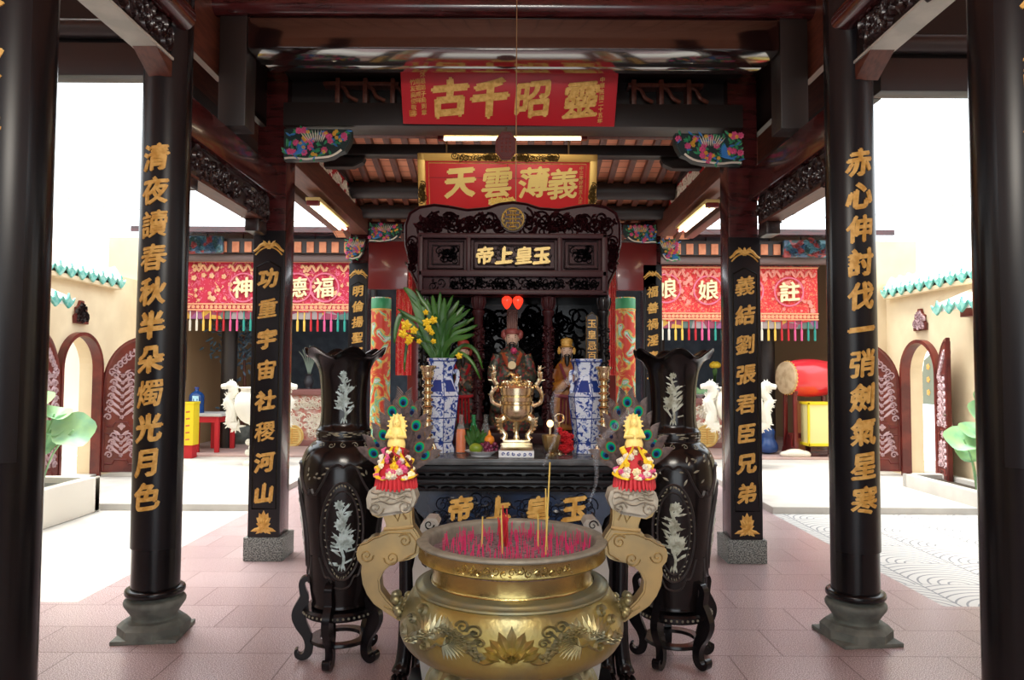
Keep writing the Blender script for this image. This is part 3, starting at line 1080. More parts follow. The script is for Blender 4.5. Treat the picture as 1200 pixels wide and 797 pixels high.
UX, UY = 0.004, 2.6
urn = thing('incense_urn', 'large bronze incense urn with S-shaped handles, its ash full of red incense sticks', 'incense urn', (UX, UY, 0))
bowl = [(.0, .60), (.10, .602), (.18, .61), (.28, .63), (.35, .66), (.380, .69), (.390, .72), (.386, .76), (.370, .805), (.350, .840), (.336, .855)]
bowls = smooth_prof(bowl, 5)
MB().lathe(bowls, 72).build('bowl', URNB, urn)
MB().lathe([(.335, .853), (.341, .858), (.339, .864), (.322, .867), (.320, .872), (.310, .877), (.296, .881), (.288, .883)], 72, cap=False).build('shoulder_rings', URNG, urn, ang=60)
MB().lathe(smooth_prof([(.288, .879), (.280, .89), (.279, .92), (.284, .95), (.30, .957)], 4), 72, cap=False).build('neck', URNN, urn)
MB().lathe([(.30, .955), (.326, .957), (.330, .962), (.327, .97), (.327, 1.0), (.331, 1.006)], 72, cap=False).build('rim_band', URNN, urn)
MB().lathe(smooth_prof([(.329, 1.004), (.336, 1.012), (.330, 1.02), (.312, 1.021), (.298, 1.017), (.293, 1.0), (.293, .95)], 4), 72, cap=False).build('rim', URNR, urn)
MB().lathe([(.0, .986), (.10, .985), (.2, .980), (.294, .972), (.294, .945), (0, .945)], 48).build('ash', SAND, urn)
fn = turned([(.327, .955), (.327, 1.005)], (0, 0, 0), .327)
g = MB()
for k in range(-7, 8):
    g.spiral(fn, k * .026, .981 + .005 * sin(k * 2), .013, 1.3, k, (-1) ** k, .004, .003)
    g.petal(fn, k * .026 + .012, .974, .6 * (-1) ** k, .022, .008, .003)
g.build('rim_engraving', URNN, urn)
_fb = turned(bowls, (0, 0, 0), .385)
fl_map = lambda u, v, h=0.0: _fb(u, .735 + (v - .60) * .80, h)
fb = lambda u, v, h=0.0: _fb(u, .715 + (v - .56) * .66, h)
g = MB()
for k in range(-3, 4):
    g.petal(fl_map, k * .010, .625, pi / 2 - k * .40, .095 - abs(k) * .012, .034, .016)
for k in range(-3, 4):
    g.petal(fl_map, k * .016, .60, pi / 2 - k * .55, .065, .03, .022)
g.flower(fl_map, 0, .615, .026, 8, .026)
g.build('lotus_relief', URNB, urn)
for sd in (-1, 1):
    g = MB()
    rr = random.Random(3 + sd)
    for i in range(16):
        t = i / 15
        x, y = sd * (.10 + .34 * t), .60 + .07 * sin(t * 5.0) + .06 * t
        g.flower(fb, x, y, .026 - .008 * t, 5, .014, i)
        g.petal(fb, x, y, 1.4 + rr.uniform(-1.2, 1.2), .06, .02, .012)
    for i in range(9):
        g.petal(fb, sd * (.26 + i * .004), .635, (pi / 2 + .5 - i * .22) if sd > 0 else (pi / 2 - .5 + i * .22), .11, .022, .012)
    for i in range(10):
        g.petal(fb, sd * .22, .665, (pi + .1 + i * .16) if sd > 0 else (-.1 - i * .16), .10, .018, .012)
    for x, y, r in ((.12, .70, .03), (.165, .715, .026), (.10, .66, .02), (.30, .60, .03), (.20, .66, .03), (.36, .73, .03), (.40, .68, .025)):
        g.spiral(fb, sd * x, y, r, 1.4, 0 if sd > 0 else pi, sd, .011, .012)
    g.strip(fb, [(sd * (.11 + .02 * i), .70 - .012 * i + .01 * sin(i * 2)) for i in range(9)], .012, .012)
    g.build('phoenix_relief', URNG, urn)
# handles, drawn in the plane of the urn's axis and cast 7 cm thick
HND = [(480, 728), (468, 724), (454, 715), (440, 705), (432, 694), (427, 682), (425, 668), (426, 660), (421, 654), (419.5, 647), (421, 640), (425, 635), (431, 633),
       (434, 629), (439, 626.5), (445, 626.5), (448, 622), (453, 619.5), (454, 613), (451, 604), (445, 605), (438, 602), (434, 594), (434, 586), (436, 574), (443, 570),
       (478, 570), (486, 574), (488, 582), (484, 592), (484, 604), (485, 614), (490, 621), (495, 630), (495.5, 638), (493, 645), (487, 651), (481, 653), (475, 655),
       (468, 656), (460, 659), (451, 667), (446.5, 677), (448, 689), (455, 699), (463, 707), (474, 713), (482, 716)]
for sd in (-1, 1):
    poly = []
    for px, py in HND:
        p = P(px, py, UY)
        poly.append((p.x - UX if sd < 0 else -(p.x - UX), p.z))
    h = MB().prism(poly, -.035, .035, .006).build('handle', URNH, urn, ang=50)

    def hp(px, py):
        p = P(px, py, UY)
        return (p.x - UX) * -sd, p.z
    fn = plane((0, -.035, 0))
    g = MB()
    for px, py, r, d, a in ((432, 648, 8, 1, 0), (461, 651, 9, -1, pi), (476, 631, 8, 1, 2.5), (446, 592, 9, 1, 1)):
        x, z = hp(px, py)
        g.spiral(fn, x, z, r / 327, 1.5, a if sd < 0 else pi - a, d * -sd * -1, .007, .006)
    g.strip(fn, [hp(*q) for q in [(424, 636), (433, 633), (441, 628), (450, 625), (458, 622), (470, 622), (482, 622), (490, 632), (488, 645), (476, 652)]], .006, .005)
    g.strip(fn, [hp(*q) for q in [(452, 618), (468, 617), (486, 615)]], .014, .006)
    g.strip(fn, [hp(*q) for q in [(452, 706), (462, 712), (470, 722)]], .008, .006)
    g.strip(fn, [hp(*q) for q in [(462, 598), (468, 608), (472, 596), (478, 606)]], .008, .006)
    g.build('handle_scrolls', URNS, h)
    c = MB()
    cap = [hp(*q) for q in [(433, 593), (432, 582), (435, 573), (444, 567), (478, 567), (487, 572), (490, 582), (486, 592), (474, 599), (447, 603)]]
    c.prism(cap, -.056, .056, .012)
    fnc_ = plane((0, -.056, 0))
    for px, py, q in ((444, 592, 9), (477, 590, 8), (452, 577, 8), (470, 576, 8)):
        x, z = hp(px, py)
        c.spiral(fnc_, x, z, q / 327, 1.4, 0, sd, .008, .008)
    fn = fnc_
    for k in range(3):
        c.strip(fn, [hp(439 + i * 5, 573 + k * 6 + 2 * sin(i * 1.3 + k)) for i in range(10)], .012, .008)
    c.build('capital', URNC, h, ang=50)
    # lion mask where the handle meets the bowl
    m_ = MB()
    rr = random.Random(8)
    for i in range(26):
        x, z = hp(rr.uniform(462, 492), 0)[0], 0
        px = rr.uniform(464, 492)
        py = rr.uniform(692, 712) + (px - 464) * .35
        x, z = hp(px, py)
        m_.ball((x, rr.uniform(-.055, .03), z), (.016, .018, .016), 8, 6)
        fn2 = plane((0, -.06, 0))
        if i % 2:
            m_.spiral(fn2, x, z, .014, 1.3, rr.uniform(0, 6), 1, .006, .006)
    m_.build('lion_mask', URNG, urn)
for k in range(3):
    a = -pi / 2 + pi / 3 + k * 2 * pi / 3
    f = lambda r, t, z, a=a: Vector((r * cos(a) - t * sin(a), r * sin(a) + t * cos(a), z))
    g = MB()
    pts = smooth_line([(.18, .63, 0), (.26, .56, 0), (.29, .42, 0), (.25, .22, 0), (.23, .10, 0), (.27, .03, 0), (.30, .012, 0)], 5)
    ribbon(g, [(p.x, p.y) for p in pts], [.12 - .07 * min(1, i / 22) for i in range(len(pts))], .09, f)
    g.ball(f(.255, 0, .57), (.06, .06, .06))
    g.build('leg', URNG, urn)

# incense sticks standing in the ash
short = MB().tube([(0, 0, -.02), (0, 0, .05)], .0014, 5).build('incense_stub', PINKST)
tag(short, 'short burnt magenta incense stub standing in the urn ash', 'incense stick', 'burnt incense stubs in the bronze urn')
for i in range(260):
    o = short if i == 0 else short.copy()
    if i:
        COL.objects.link(o)
    a, q = rnd.uniform(0, 2 * pi), .262 * math.sqrt(rnd.random())
    o.location = (UX + .015 + q * cos(a), UY - .01 + q * sin(a) * .95, .984)
    o.scale = (1, 1, rnd.uniform(.45, .95))
    o.rotation_euler = (rnd.gauss(0, .06), rnd.gauss(0, .06), 0)
for i in range(11):
    a, q = rnd.uniform(0, 2 * pi), .03 * math.sqrt(rnd.random())
    dx, dy = rnd.gauss(0, .012), rnd.gauss(0, .012)
    o = MB().tube([(0, 0, 0), (dx, dy, rnd.uniform(.10, .17))], .0022, 6).build('incense_stick', REDST)
    o.location = (UX - .028 + q * cos(a), UY + .0 + q * sin(a), .975)
    tag(o, 'tall red incense stick in the bunch at the middle of the urn', 'incense stick', 'red bunch of incense sticks')
for nm, x, y, L, dx, dy in (('first yellow incense stick from the left', -.103, 2.60, .115, .002, 0), ('second yellow incense stick from the left', -.028, 2.50, .16, -.006, 0),
                            ('yellow incense stick just right of the red bunch', .096, 2.60, .125, .0, 0), ('longest yellow incense stick, rising well above the others', .118, 2.50, .32, .014, 0),
                            ('thin yellow stick leaning beside the longest one', .126, 2.56, .22, -.005, .01)):
    o = MB().tube([(0, 0, 0), (dx, dy, L)], [.0032, .0024], 6).build('incense_stick', YELST)
    o.location = (x, y, .975)
    tag(o, nm, 'incense stick')

# smoke
SMOKE = mat('thin_incense_smoke', (0.75, 0.82, 0.92), 1.0, alpha=0.05)
g = MB()
for k, (px, py) in enumerate(((637, 546), (690, 590))):
    p = P(px, py, 2.6)
    pts = [p + Vector((.05 * t * sin(t * 7 + k) + .10 * t, .02 * sin(t * 5), .34 * t)) for t in [i / 20 for i in range(21)]]
    g.tube(pts, [.004 + .012 * i / 20 for i in range(21)], 8)
o = g.build('incense_smoke', SMOKE)
tag(o, 'thin wisp of pale smoke drifting up from the incense in the urn', 'smoke')
o['kind'] = 'stuff'


# ------------------------------------------------------------------ flower-decked gold figures and peacock fans on the handles
def figure(nm, px, seed):
    r = random.Random(seed)
    b = P(px, 570, UY)
    zb = b.z - .002
    t = thing('gold_figurine', 'gold figurine on a flower-covered red base, standing on the %s urn handle' % nm, 'figurine', (b.x, UY, zb))
    MB().lathe(smooth_prof([(.062, .0), (.066, .03), (.060, .06), (.045, .10), (.030, .14), (.012, .16)], 4), 28).build('base_cone', REDC, t)
    g = MB()
    for i in range(30):
        a = 2 * pi * i / 30
        L = r.uniform(.035, .055)
        c = Vector((cos(a) * .066, sin(a) * .066, .035))
        g.tube([c, c * 1.08 + Vector((0, 0, -.02 - L * .3)), c * 1.12 + Vector((0, 0, -.028 - L * .35))], [.006, .006, .003], 5)
    g.build('fringe', mat('red_fringe_' + nm, (0.60, 0.03, 0.04), 0.6), t)
    cols = [('white_flower', PWHITE), ('pink_flower', PPINK), ('yellow_flower', YEL), ('maroon_flower', MAROON), ('cream_flower', mat('cream_petals_' + nm, (0.95, 0.86, 0.55), 0.5))]
    fn = turned(smooth_prof([(.066, .03), (.060, .06), (.046, .10), (.032, .14), (.02, .17)], 4), (0, 0, 0), .05)
    for i in range(46):
        nmf, mm = cols[r.randrange(5)]
        g = MB()
        u, v, q = r.uniform(-.075, .075), r.uniform(.035, .135), r.uniform(.011, .017)
        g.flower(fn, u, v, q, 7, .010, r.uniform(0, 6), .004)
        p = fn(u, v, .012)
        g.ball(p, q * .45, 8, 6)
        g.build(nmf, mm, t)
    g = MB()
    g.strip(fn, [(-.07 + .14 * i / 20, .045 - .016 * sin(pi * i / 20)) for i in range(21)], .014, .012, .006)
    g.strip(fn, [(-.062 + .05 * i / 12, .045 + .10 * i / 12) for i in range(13)], .010, .010, .004)
    g.strip(fn, [(.062 - .05 * i / 12, .045 + .10 * i / 12) for i in range(13)], .010, .010, .004)
    g.build('yellow_garland', YEL, t)
    g = MB()
    g.lathe(smooth_prof([(.028, .13), (.033, .15), (.026, .175), (.022, .20), (.012, .212)], 4), 20, sy=.8)
    g.ball((0, 0, .226), (.015, .015, .019), 16, 12)
    g.ball((0, .0, .246), (.009, .009, .011), 10, 8)
    g.ball((0, -.015, .224), (.003, .004, .004), 8, 6)
    for sd in (-1, 1):
        g.tube([(sd * .022, 0, .20), (sd * .032, -.012, .178), (sd * .006, -.03, .182)], [.009, .008, .006], 8)
        g.ball((sd * .0065, -.013, .23), (.003, .003, .002), 6, 5)
    g.build('body', GOLDY, t)
    g = MB()
    hal = [(.030 * sin(a) * (1 - .25 * (a / pi) ** 2 * 0), .215 + (.042 if cos(a) > 0 else .035) * cos(a)) for a in [2 * pi * i / 28 for i in range(28)]]
    g.prism(hal, .012, .018, .002)
    fn3 = plane((0, .012, 0))
    for i in range(16):
        a = 2 * pi * i / 16
        g.petal(fn3, .026 * sin(a), .215 + .035 * cos(a), pi / 2 - a, .012, .008, .004)
    g.build('halo', GOLDY, t)
    # peacock feathers behind
    y0 = UY + .055
    f = thing('peacock_feather_fan', 'fan of peacock feathers behind the gold figurine on the %s urn handle' % nm, 'feather fan', (b.x, y0, zb))
    eyes = [(5, -95), (-8, -84), (15, -84), (-12, -68), (20, -68), (-18, -57), (24, -56), (-25, -46), (24, -43), (-29, -36), (30, -34)]
    g = MB().tube([(0, 0, .0), (0, 0, .075)], [.011, .007], 8)
    g.build('bundle', mat('quill_bundle_' + nm, (0.12, 0.09, 0.06), .6), f)
    for i, (ex, ey) in enumerate(eyes):
        x, z = ex / 317 * (1 if px < 600 else -1), -ey / 317
        a = math.atan2(z - .03, x)
        L = math.hypot(x, z - .03) + .034
        dy = .0025 * (i % 4) - .004
        pf = plane((0, dy, .03), (cos(a), 0, sin(a)), (-sin(a), 0, cos(a)))
        g = MB()
        n = 12
        W = .036
        prof = [(L * k / n, W * (.25 + .85 * sin(pi * min(1, (k / n) ** 1.3 * .62 + .12))) if k < n else .006) for k in range(n + 1)]
        for k in range(n):
            (a0, w0), (a1, w1) = prof[k], prof[k + 1]
            for sd in (-1, 1):
                for q in range(3):
                    g.petal(pf, a0 + L / n * q / 3, 0, sd * .75, w0 * 1.25, .008, .002)
        g.tube([pf(0, 0), pf(L * .98, 0)], [.0022, .001], 5)
        fe = g.build('feather', PEAR, f)
        e0 = L - .034
        for nmx, mm, rx, ry, hh, sh in (('eye_ring', EYEO, .0235, .020, .002, 0), ('eye_green', EYEG, .0195, .0165, .0035, 0), ('eye_blue', EYEB, .0125, .0112, .005, -.002), ('eye_centre', EYED, .0078, .007, .0065, -.004)):
            g = MB()
            vs = [pf(e0 + sh + rx * cos(2 * pi * k / 20), ry * sin(2 * pi * k / 20), hh) for k in range(20)]
            vs += [pf(e0 + sh, 0, hh + .001)]
            g.add(vs, [(k, (k + 1) % 20, 20) for k in range(20)])
            g.build(nmx, mm, fe)


figure('left', 464, 4)
figure('right', 743, 9)


# ================================================================== BLACK FLOOR VASES ON STANDS
def sprig(g, fn, x, y, s, seed, h=.003):
    """A peony spray: stem, leaves and open flowers, of overall height s."""
    r = random.Random(seed)
    g.strip(fn, [(x + .03 * s * sin(i), y - s * .48 + s * .9 * i / 12) for i in range(13)], .010 * s * 4, h)
    for i in range(30):
        t = r.random()
        a = r.choice((.5, pi - .5, pi / 2 + .5, pi / 2 - .5)) + r.uniform(-.4, .4)
        g.petal(fn, x + .02 * s * sin(i), y - s * .45 + s * .75 * t, a, s * r.uniform(.20, .36) * (1.1 - .6 * t), s * .036, h)
    for q, rad in ((-.12, .15), (.12, .09), (.38, .075)):
        cx = x + r.uniform(-.05, .05) * s
        g.flower(fn, cx, y + q * s, s * rad, 9, h, r.random(), 0, .5)
        g.flower(fn, cx, y + q * s, s * rad * .6, 7, h * 1.6, r.random(), h * .4, .6)
    for i in range(3):
        g.petal(fn, x + (i - 1) * .02 * s, y - .42 * s, -pi / 2 + (i - 1) * .3, s * .12, s * .03, h)


def floor_vase(x, y, label, legs0, seed):
    vp = [(.0, .30), (.150, .30), (.160, .33), (.172, .40), (.190, .52), (.212, .68), (.232, .86), (.240, .99), (.232, 1.09), (.205, 1.165), (.165, 1.205), (.150, 1.22),
          (.152, 1.235), (.152, 1.27), (.143, 1.285), (.132, 1.31), (.127, 1.37), (.128, 1.45), (.134, 1.54), (.148, 1.62), (.180, 1.68), (.212, 1.705), (.222, 1.71), (.216, 1.716),
          (.175, 1.69), (.140, 1.62), (.125, 1.52), (.118, 1.3)]
    prof = smooth_prof(vp, 4)
    ring = 0

    def wave(t, th):
        k = max(0, 1 - abs(t - .82) / .16)
        return .014 * k * cos(6 * th + seed), .030 * k * cos(6 * th + seed)
    t = thing('floor_vase', label, 'vase', (x, y, 0), rotz=-math.atan2(x, y))
    MB().lathe(prof, 84, wave=wave, cap=False).build('body', mat('vase_black_lacquer_%d' % seed, (0.007, 0.005, 0.005), 0.2, spec=.4), t, ang=60)
    outer = smooth_prof(vp[1:22], 4)
    fn = turned(outer, (0, 0, 0), .22)
    fk = turned(outer, (0, 0, 0), .13)
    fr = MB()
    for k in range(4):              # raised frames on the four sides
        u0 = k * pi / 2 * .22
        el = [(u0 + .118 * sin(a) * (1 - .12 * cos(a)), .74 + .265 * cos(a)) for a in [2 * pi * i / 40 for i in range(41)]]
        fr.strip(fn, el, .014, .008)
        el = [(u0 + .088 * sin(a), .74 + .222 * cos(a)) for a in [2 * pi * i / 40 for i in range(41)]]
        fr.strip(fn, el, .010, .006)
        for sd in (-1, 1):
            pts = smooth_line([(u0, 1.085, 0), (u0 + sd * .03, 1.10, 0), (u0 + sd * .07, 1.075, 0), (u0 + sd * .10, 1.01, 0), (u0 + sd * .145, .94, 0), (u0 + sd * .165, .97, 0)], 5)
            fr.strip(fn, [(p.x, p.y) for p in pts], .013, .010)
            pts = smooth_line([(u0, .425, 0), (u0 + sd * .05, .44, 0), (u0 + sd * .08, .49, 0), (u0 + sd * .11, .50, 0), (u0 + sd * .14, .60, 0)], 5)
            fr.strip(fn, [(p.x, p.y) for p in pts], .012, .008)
    fr.build('raised_frames', mat('vase_frame_highlight_%d' % seed, (0.035, 0.030, 0.030), 0.3, spec=.5), t, ang=60)  # highlight along the frames put into a lighter lacquer colour
    pm = PEARL if x < 0 else mat('pearl_inlay_warm', (0.50, 0.54, 0.45), .25, col2=(.26, .27, .20), scale=30)
    g = MB()
    sprig(g, fk, 0.0, 1.475, .30, seed + 1)
    g.build('flower_inlay', pm, t)
    for k in range(4):
        g = MB()
        sprig(g, fn, k * pi / 2 * .22, .735, .40, seed + k)
        g.build('flower_inlay', pm, t)
    g = MB()
    rr = random.Random(seed)
    for i in range(40):
        a = 2 * pi * i / 40
        g.petal(fn, .103 * sin(a), .74 + .243 * cos(a), a + pi / 2 + rr.uniform(-.5, .5), .02, .009, .003)
    for i in range(70):
        u = rr.uniform(-.69, .69)
        if abs((u + .1728) % .3456 - .1728) > .05:
            g.petal(fn, u, rr.uniform(1.03, 1.15), rr.uniform(0, 6), rr.uniform(.02, .045), .012, .003)
    for i in range(48):
        g.petal(fk, rr.uniform(-.4, .4), rr.uniform(1.24, 1.265), rr.choice((0, pi)), .03, .008, .003)
    for i in range(16):
        g.spiral(fk, -.4 + .8 * i / 16, 1.20, .014, 1.2, i, (-1) ** i, .004, .003)
    g.build('border_inlay', PEARLD, t)
    # stand
    s = thing('vase_stand', 'black five-legged wooden stand under the %s black vase' % ('left' if x < 0 else 'right'), 'stand', (x, y, 0))
    MB().lathe([(.10, .252), (.195, .252), (.205, .262), (.205, .285), (.195, .298), (.10, .299)], 48).build('top_ring', LACQ, s)
    g = MB()
    for i in range(44):
        a = 2 * pi * i / 44
        g.ball((.206 * cos(a), .206 * sin(a), .274), (.007, .007, .007), 6, 5)
    g.build('bead_moulding', PEARLD, s)
    g = MB()
    ringp = [(.112, .105), (.165, .105), (.168, .112), (.165, .125), (.112, .125), (.112, .105)]
    g.lathe(ringp, 48, cap=False).build('stretcher_ring', LACQ, s)
    L = [(.163, .39), (.160, .42), (.172, .445), (.198, .448), (.214, .425), (.208, .385), (.200, .35), (.212, .305), (.228, .255), (.214, .20), (.184, .145), (.170, .095),
         (.176, .045), (.205, .024), (.232, .034), (.240, .058), (.228, .068)]
    W = [.012, .018, .026, .032, .034, .038, .050, .070, .078, .066, .052, .046, .046, .036, .026, .016, .008]
    pts = smooth_line([(a, b, w) for (a, b), w in zip(L, W)], 4)
    for k in range(5):
        a = math.radians(legs0 + 72 * k)
        f = lambda r, tt, z, a=a: Vector((r * cos(a) - tt * sin(a), r * sin(a) + tt * cos(a), z))
        g = MB()
        ribbon(g, [(p.x, p.y) for p in pts], [p.z for p in pts], .042, f)
        g.build('leg', LACQ, s, ang=50)


vx = P(402, 560, 4.15).x
floor_vase(vx, 4.15, 'tall black lacquer vase with pearl flowers and wavy mouth, left of the urn', 193, 2)
vx2 = P(789, 560, 4.15).x
floor_vase(vx2, 4.15, 'tall black lacquer vase with pearl flowers and wavy mouth, right of the urn', 234, 21)

# ================================================================== ALTAR TABLE
TX = .015
tb = thing('altar_table', 'long black altar table with navy panel of gold characters behind the urn', 'table', (TX, 4.5, 0))
MB().span((-.70, 3.74, 1.125), (.70, 5.40, 1.16), .012).build('marble_top', MARBLE, tb, world=False).location = (0, -4.5, 0)
g = MB()
g.span((-.68, 3.76, 1.085), (.68, 5.38, 1.124), .012).span((-.66, 3.80, 1.05), (.66, 5.34, 1.084), .004).span((-.69, 3.755, 1.022), (.69, 5.385, 1.05), .012)
g.span((-.66, 3.79, .985), (.66, 5.35, 1.021), .006)
o = g.build('cornice', LACQ, tb)
o.location = (0, -4.5, 0)
fn = plane((0, 3.80 - 4.5, 0))
g = MB()
for k in range(-6, 7):
    g.strip(fn, [(k * .1 - .04, 1.068), (k * .1, 1.072), (k * .1 + .04, 1.068)], .012, .008)
fn = plane((0, 3.79 - 4.5, 0))
for k in range(-9, 10):
    g.strip(fn, [(k * .07 - .028, 1.003), (k * .07, 1.009), (k * .07 + .028, 1.003)], .012, .008)
g.build('cornice_carving', SHRINEB, tb)
ap = [(-.60, .985), (-.585, .93), (-.53, .89), (-.475, .84), (-.455, .78), (-.48, .72), (-.44, .69), (-.36, .67), (-.2, .665), (0, .65)]
ap = ap + [(-x, z) for x, z in reversed(ap[:-1])]
MB().prism([(x, z) for x, z in ap], 3.83 - 4.5, 3.87 - 4.5, .008).build('apron_panel', NAVY, tb)
fn = plane((0, 3.83 - 4.5, 0))
g = MB()
for ch, px in zip('帝上皇玉', (540, 584, 630, 673)):
    p = P(px, 596, 3.83)
    MB().glyph(fn, ch, p.x - TX, p.z, .135, .075, .010, .14, 1.0, 0, .03).build('gilded_character', GOLD, tb)
g.scrolls(fn, -.45, .68, .45, .97, 60, .05, 77, w=.008, h=.006, leaves=2)
g.build('apron_scrollwork', mat('dark_blue_scroll', (0.012, 0.014, 0.022), .3), tb)
for sx in (-1, 1):
    for yy, nm in ((3.86, 1), (5.28, 0)):
        g = MB()
        for q in (-1, 1):
            pts = smooth_line([(sx * .60 + q * .03, yy, 1.0), (sx * .59 + q * .035, yy, .90), (sx * .535 + q * .037, yy, .76), (sx * .525 + q * .036, yy, .55),
                               (sx * .525 + q * .036, yy, .25), (sx * .53 + q * .042, yy - .01, .10), (sx * .535 + q * .05, yy - .04, .045)], 4)
            g.tube(pts, [.040] * (len(pts) - 4) + [.042, .045, .047, .045], 14)
            for c in (-1, 0, 1):
                g.ball((sx * .535 + q * .05 + c * .026, yy - .075, .028), (.018, .042, .028), 10, 8)
        o = g.build('leg', LACQ, tb)
        o.location = (0, -4.5, 0)
g = MB().span((-.60, 3.95, .60), (.60, 5.3, .985)).build('carcass', LACQ2, tb)
g.location = (0, -4.5, 0)

# pale stone stand with scrolled shoulders between urn and table
st = thing('stone_stand', 'pale grey stone stand with scrolled shoulders, half hidden behind the urn', 'stand', (0, 3.42, 0))
h = [(-.40, .20), (-.415, .30), (-.40, .42), (-.42, .50), (-.445, .60), (-.45, .70), (-.435, .77), (-.41, .82), (-.42, .86), (-.415, .90), (-.385, .932), (-.345, .93), (-.33, .905),
     (-.345, .885), (-.365, .88), (-.355, .855), (-.30, .84), (0, .83)]
h = h + [(-x, z) for x, z in reversed(h[:-1])]
MB().prism(h, -.07, .07, .012).build('slab', PALE, st)
fn = plane((0, -.07, 0))
g = MB()
for sd in (-1, 1):
    for (x, z, a) in ((.385, .71, 1.2), (.375, .68, -1.2), (.36, .74, .4)):
        g.petal(fn, sd * x, z, a if sd > 0 else pi - a, .07, .03, .008)
    g.spiral(fn, sd * .375, .905, .024, 1.3, 0, sd, .008, .006)
g.build('leaf_carving', LACQ, st)
MB().span((-.47, -.10, 0), (.47, .10, .20), .01).build('plinth', LACQ2, st)

# ================================================================== CARVED ALTAR CABINET
SX, SY, SZ = .006, 4.5, 1.16
sh = thing('altar_cabinet', 'carved dark rosewood altar cabinet with crest and gold characters, standing on the altar table', 'altar cabinet', (SX, SY, SZ))


def S(px, py, Y=4.5):
    p = P(px, py, Y)
    return p.x - SX, p.z - SZ


front = plane((0, 0, 0))
# outer carved board: crest and side wings
crest = [(601, 235), (585, 237), (570, 242), (547, 244), (525, 240), (508, 238), (490, 241), (479, 248), (474, 262), (474, 285), (478, 300), (481, 318), (487, 330), (490, 346)]
crest = crest + [(712, 346), (715, 330), (721, 318), (724, 300), (728, 285), (728, 262), (723, 248), (712, 241), (694, 238), (677, 240), (655, 244), (632, 242), (617, 237)]
MB().prism([S(*q) for q in crest], .05, .09, .01).build('crest_board', SHRINE, sh)
fn = plane((0, .05, 0))
g = MB()
x0, z0 = S(476, 276)
x1, z1 = S(726, 246)
g.scrolls(fn, x0, z0, x1, z1, 44, .07, 91, h=.034, leaves=3, w=.016)
for sx in (-1, 1):
    for i in range(7):
        g.spiral(fn, sx * (.10 + .08 * i), (z0 + z1) / 2 + .015 * sin(i * 2), .045, 1.5, i * 1.3, (-1) ** i * sx, .018, .035)
for (a, b) in ((476, 489), (713, 726)):
    xa, za = S(a, 318)
    xb, zb = S(b, 276)
    g.scrolls(fn, xa, za, xb, zb, 24, .04, 5, h=.025, leaves=2)
edge = [S(*q) for q in crest]
g.strip(fn, edge + [edge[0]], .018, .02)
g.build('crest_carving', SHRINE, sh)
# gold longevity medallion
ex, ez = S(601, 256)
g = MB()
rr = .068
g.strip(fn, [(ex + rr * sin(a), ez + rr * cos(a)) for a in [2 * pi * i / 40 for i in range(41)]], .010, .05)
for k in range(-4, 5):
    z = k * .0125
    wd = math.sqrt(max(0, (.058) ** 2 - z * z))
    if k % 2 == 0:
        g.strip(fn, [(ex - wd * .8, ez + z), (ex, ez + z), (ex + wd * .8, ez + z)], .007, .05)
    else:
        for sx in (-1, 1):
            g.strip(fn, [(ex + sx * wd * .95, ez + z - .008), (ex + sx * wd * .95, ez + z + .008)], .006, .05)
            g.strip(fn, [(ex + sx * wd * .3, ez + z - .006), (ex + sx * wd * .3, ez + z + .006)], .006, .05)
g.strip(fn, [(ex, ez - .05), (ex, ez + .05)], .006, .05)
for i in range(len(g.v)):
    g.v[i] = (g.v[i][0], g.v[i][1] * .45 - .008, g.v[i][2])
g.build('gold_medallion', GOLDY, sh)
MB().prism([(ex + .082 * sin(a), ez + .082 * cos(a)) for a in [2 * pi * i / 32 for i in range(32)]], .02, .06, .006).build('medallion_disc', SHRINE, sh)

# panel frame
g = MB()


def rect(g, a, b, y0, y1, bev=.006):
    xa, za = S(*a)
    xb, zb = S(*b)
    g.span((xa, y0, za), (xb, y1, zb), bev)


rect(g, (489, 345), (712, 274), .03, .07)
for a, b in (((489, 279), (712, 274)), ((489, 324), (712, 317)), ((489, 345), (712, 340)), ((489, 345), (496, 274)), ((705, 345), (712, 274)),
             ((546, 320), (552, 276)), ((653, 320), (659, 276))):
    rect(g, a, b, -.01, .05, .01)
g.build('panel_frame', SHRINE, sh)
g = MB()
for a, b in (((499, 315), (545, 281)), ((553, 315), (652, 281)), ((660, 315), (703, 281))):
    for k in range(2):
        d = k * 5
        xa, za = S(a[0] + d + 2, a[1] - d - 1)
        xb, zb = S(b[0] - d - 2, b[1] + d + 1)
        g.strip(plane((0, .03, 0)), [(xa, za), (xb, za), (xb, zb), (xa, zb), (xa, za)], .016, .02 - .006 * k)
g.build('panel_moulding', mat('grey_moulding_lacquer', (0.05, 0.035, 0.038), 0.3), sh)  # greyer and lighter than the cabinet frame
g = MB()
fn = plane((0, .03, 0))
for a, b, n in (((510, 309), (538, 287), 40), ((668, 309), (696, 287), 40)):
    xa, za = S(*a)
    xb, zb = S(*b)
    g.scrolls(fn, xa, za, xb, zb, 14, .035, 12, h=.024, leaves=3, w=.010)
xa, za = S(497, 340)
xb, zb = S(705, 324)
g.scrolls(fn, xa, za, xb, zb, 70, .036, 13, h=.028, leaves=2, w=.010)
xa, za = S(560, 311)
xb, zb = S(646, 285)
g.scrolls(fn, xa, za, xb, zb, 70, .02, 14, h=.006, leaves=2)
g.build('panel_carving', SHRINEB, sh)
for ch, px in zip('帝上皇玉', (568, 591, 614, 635)):
    x, z = S(px, 299)
    MB().glyph(plane((0, .024, 0)), ch, x, z, .115, .07, .014, .1, 1.0, 0, .03).build('gilded_character', GOLDY, sh)
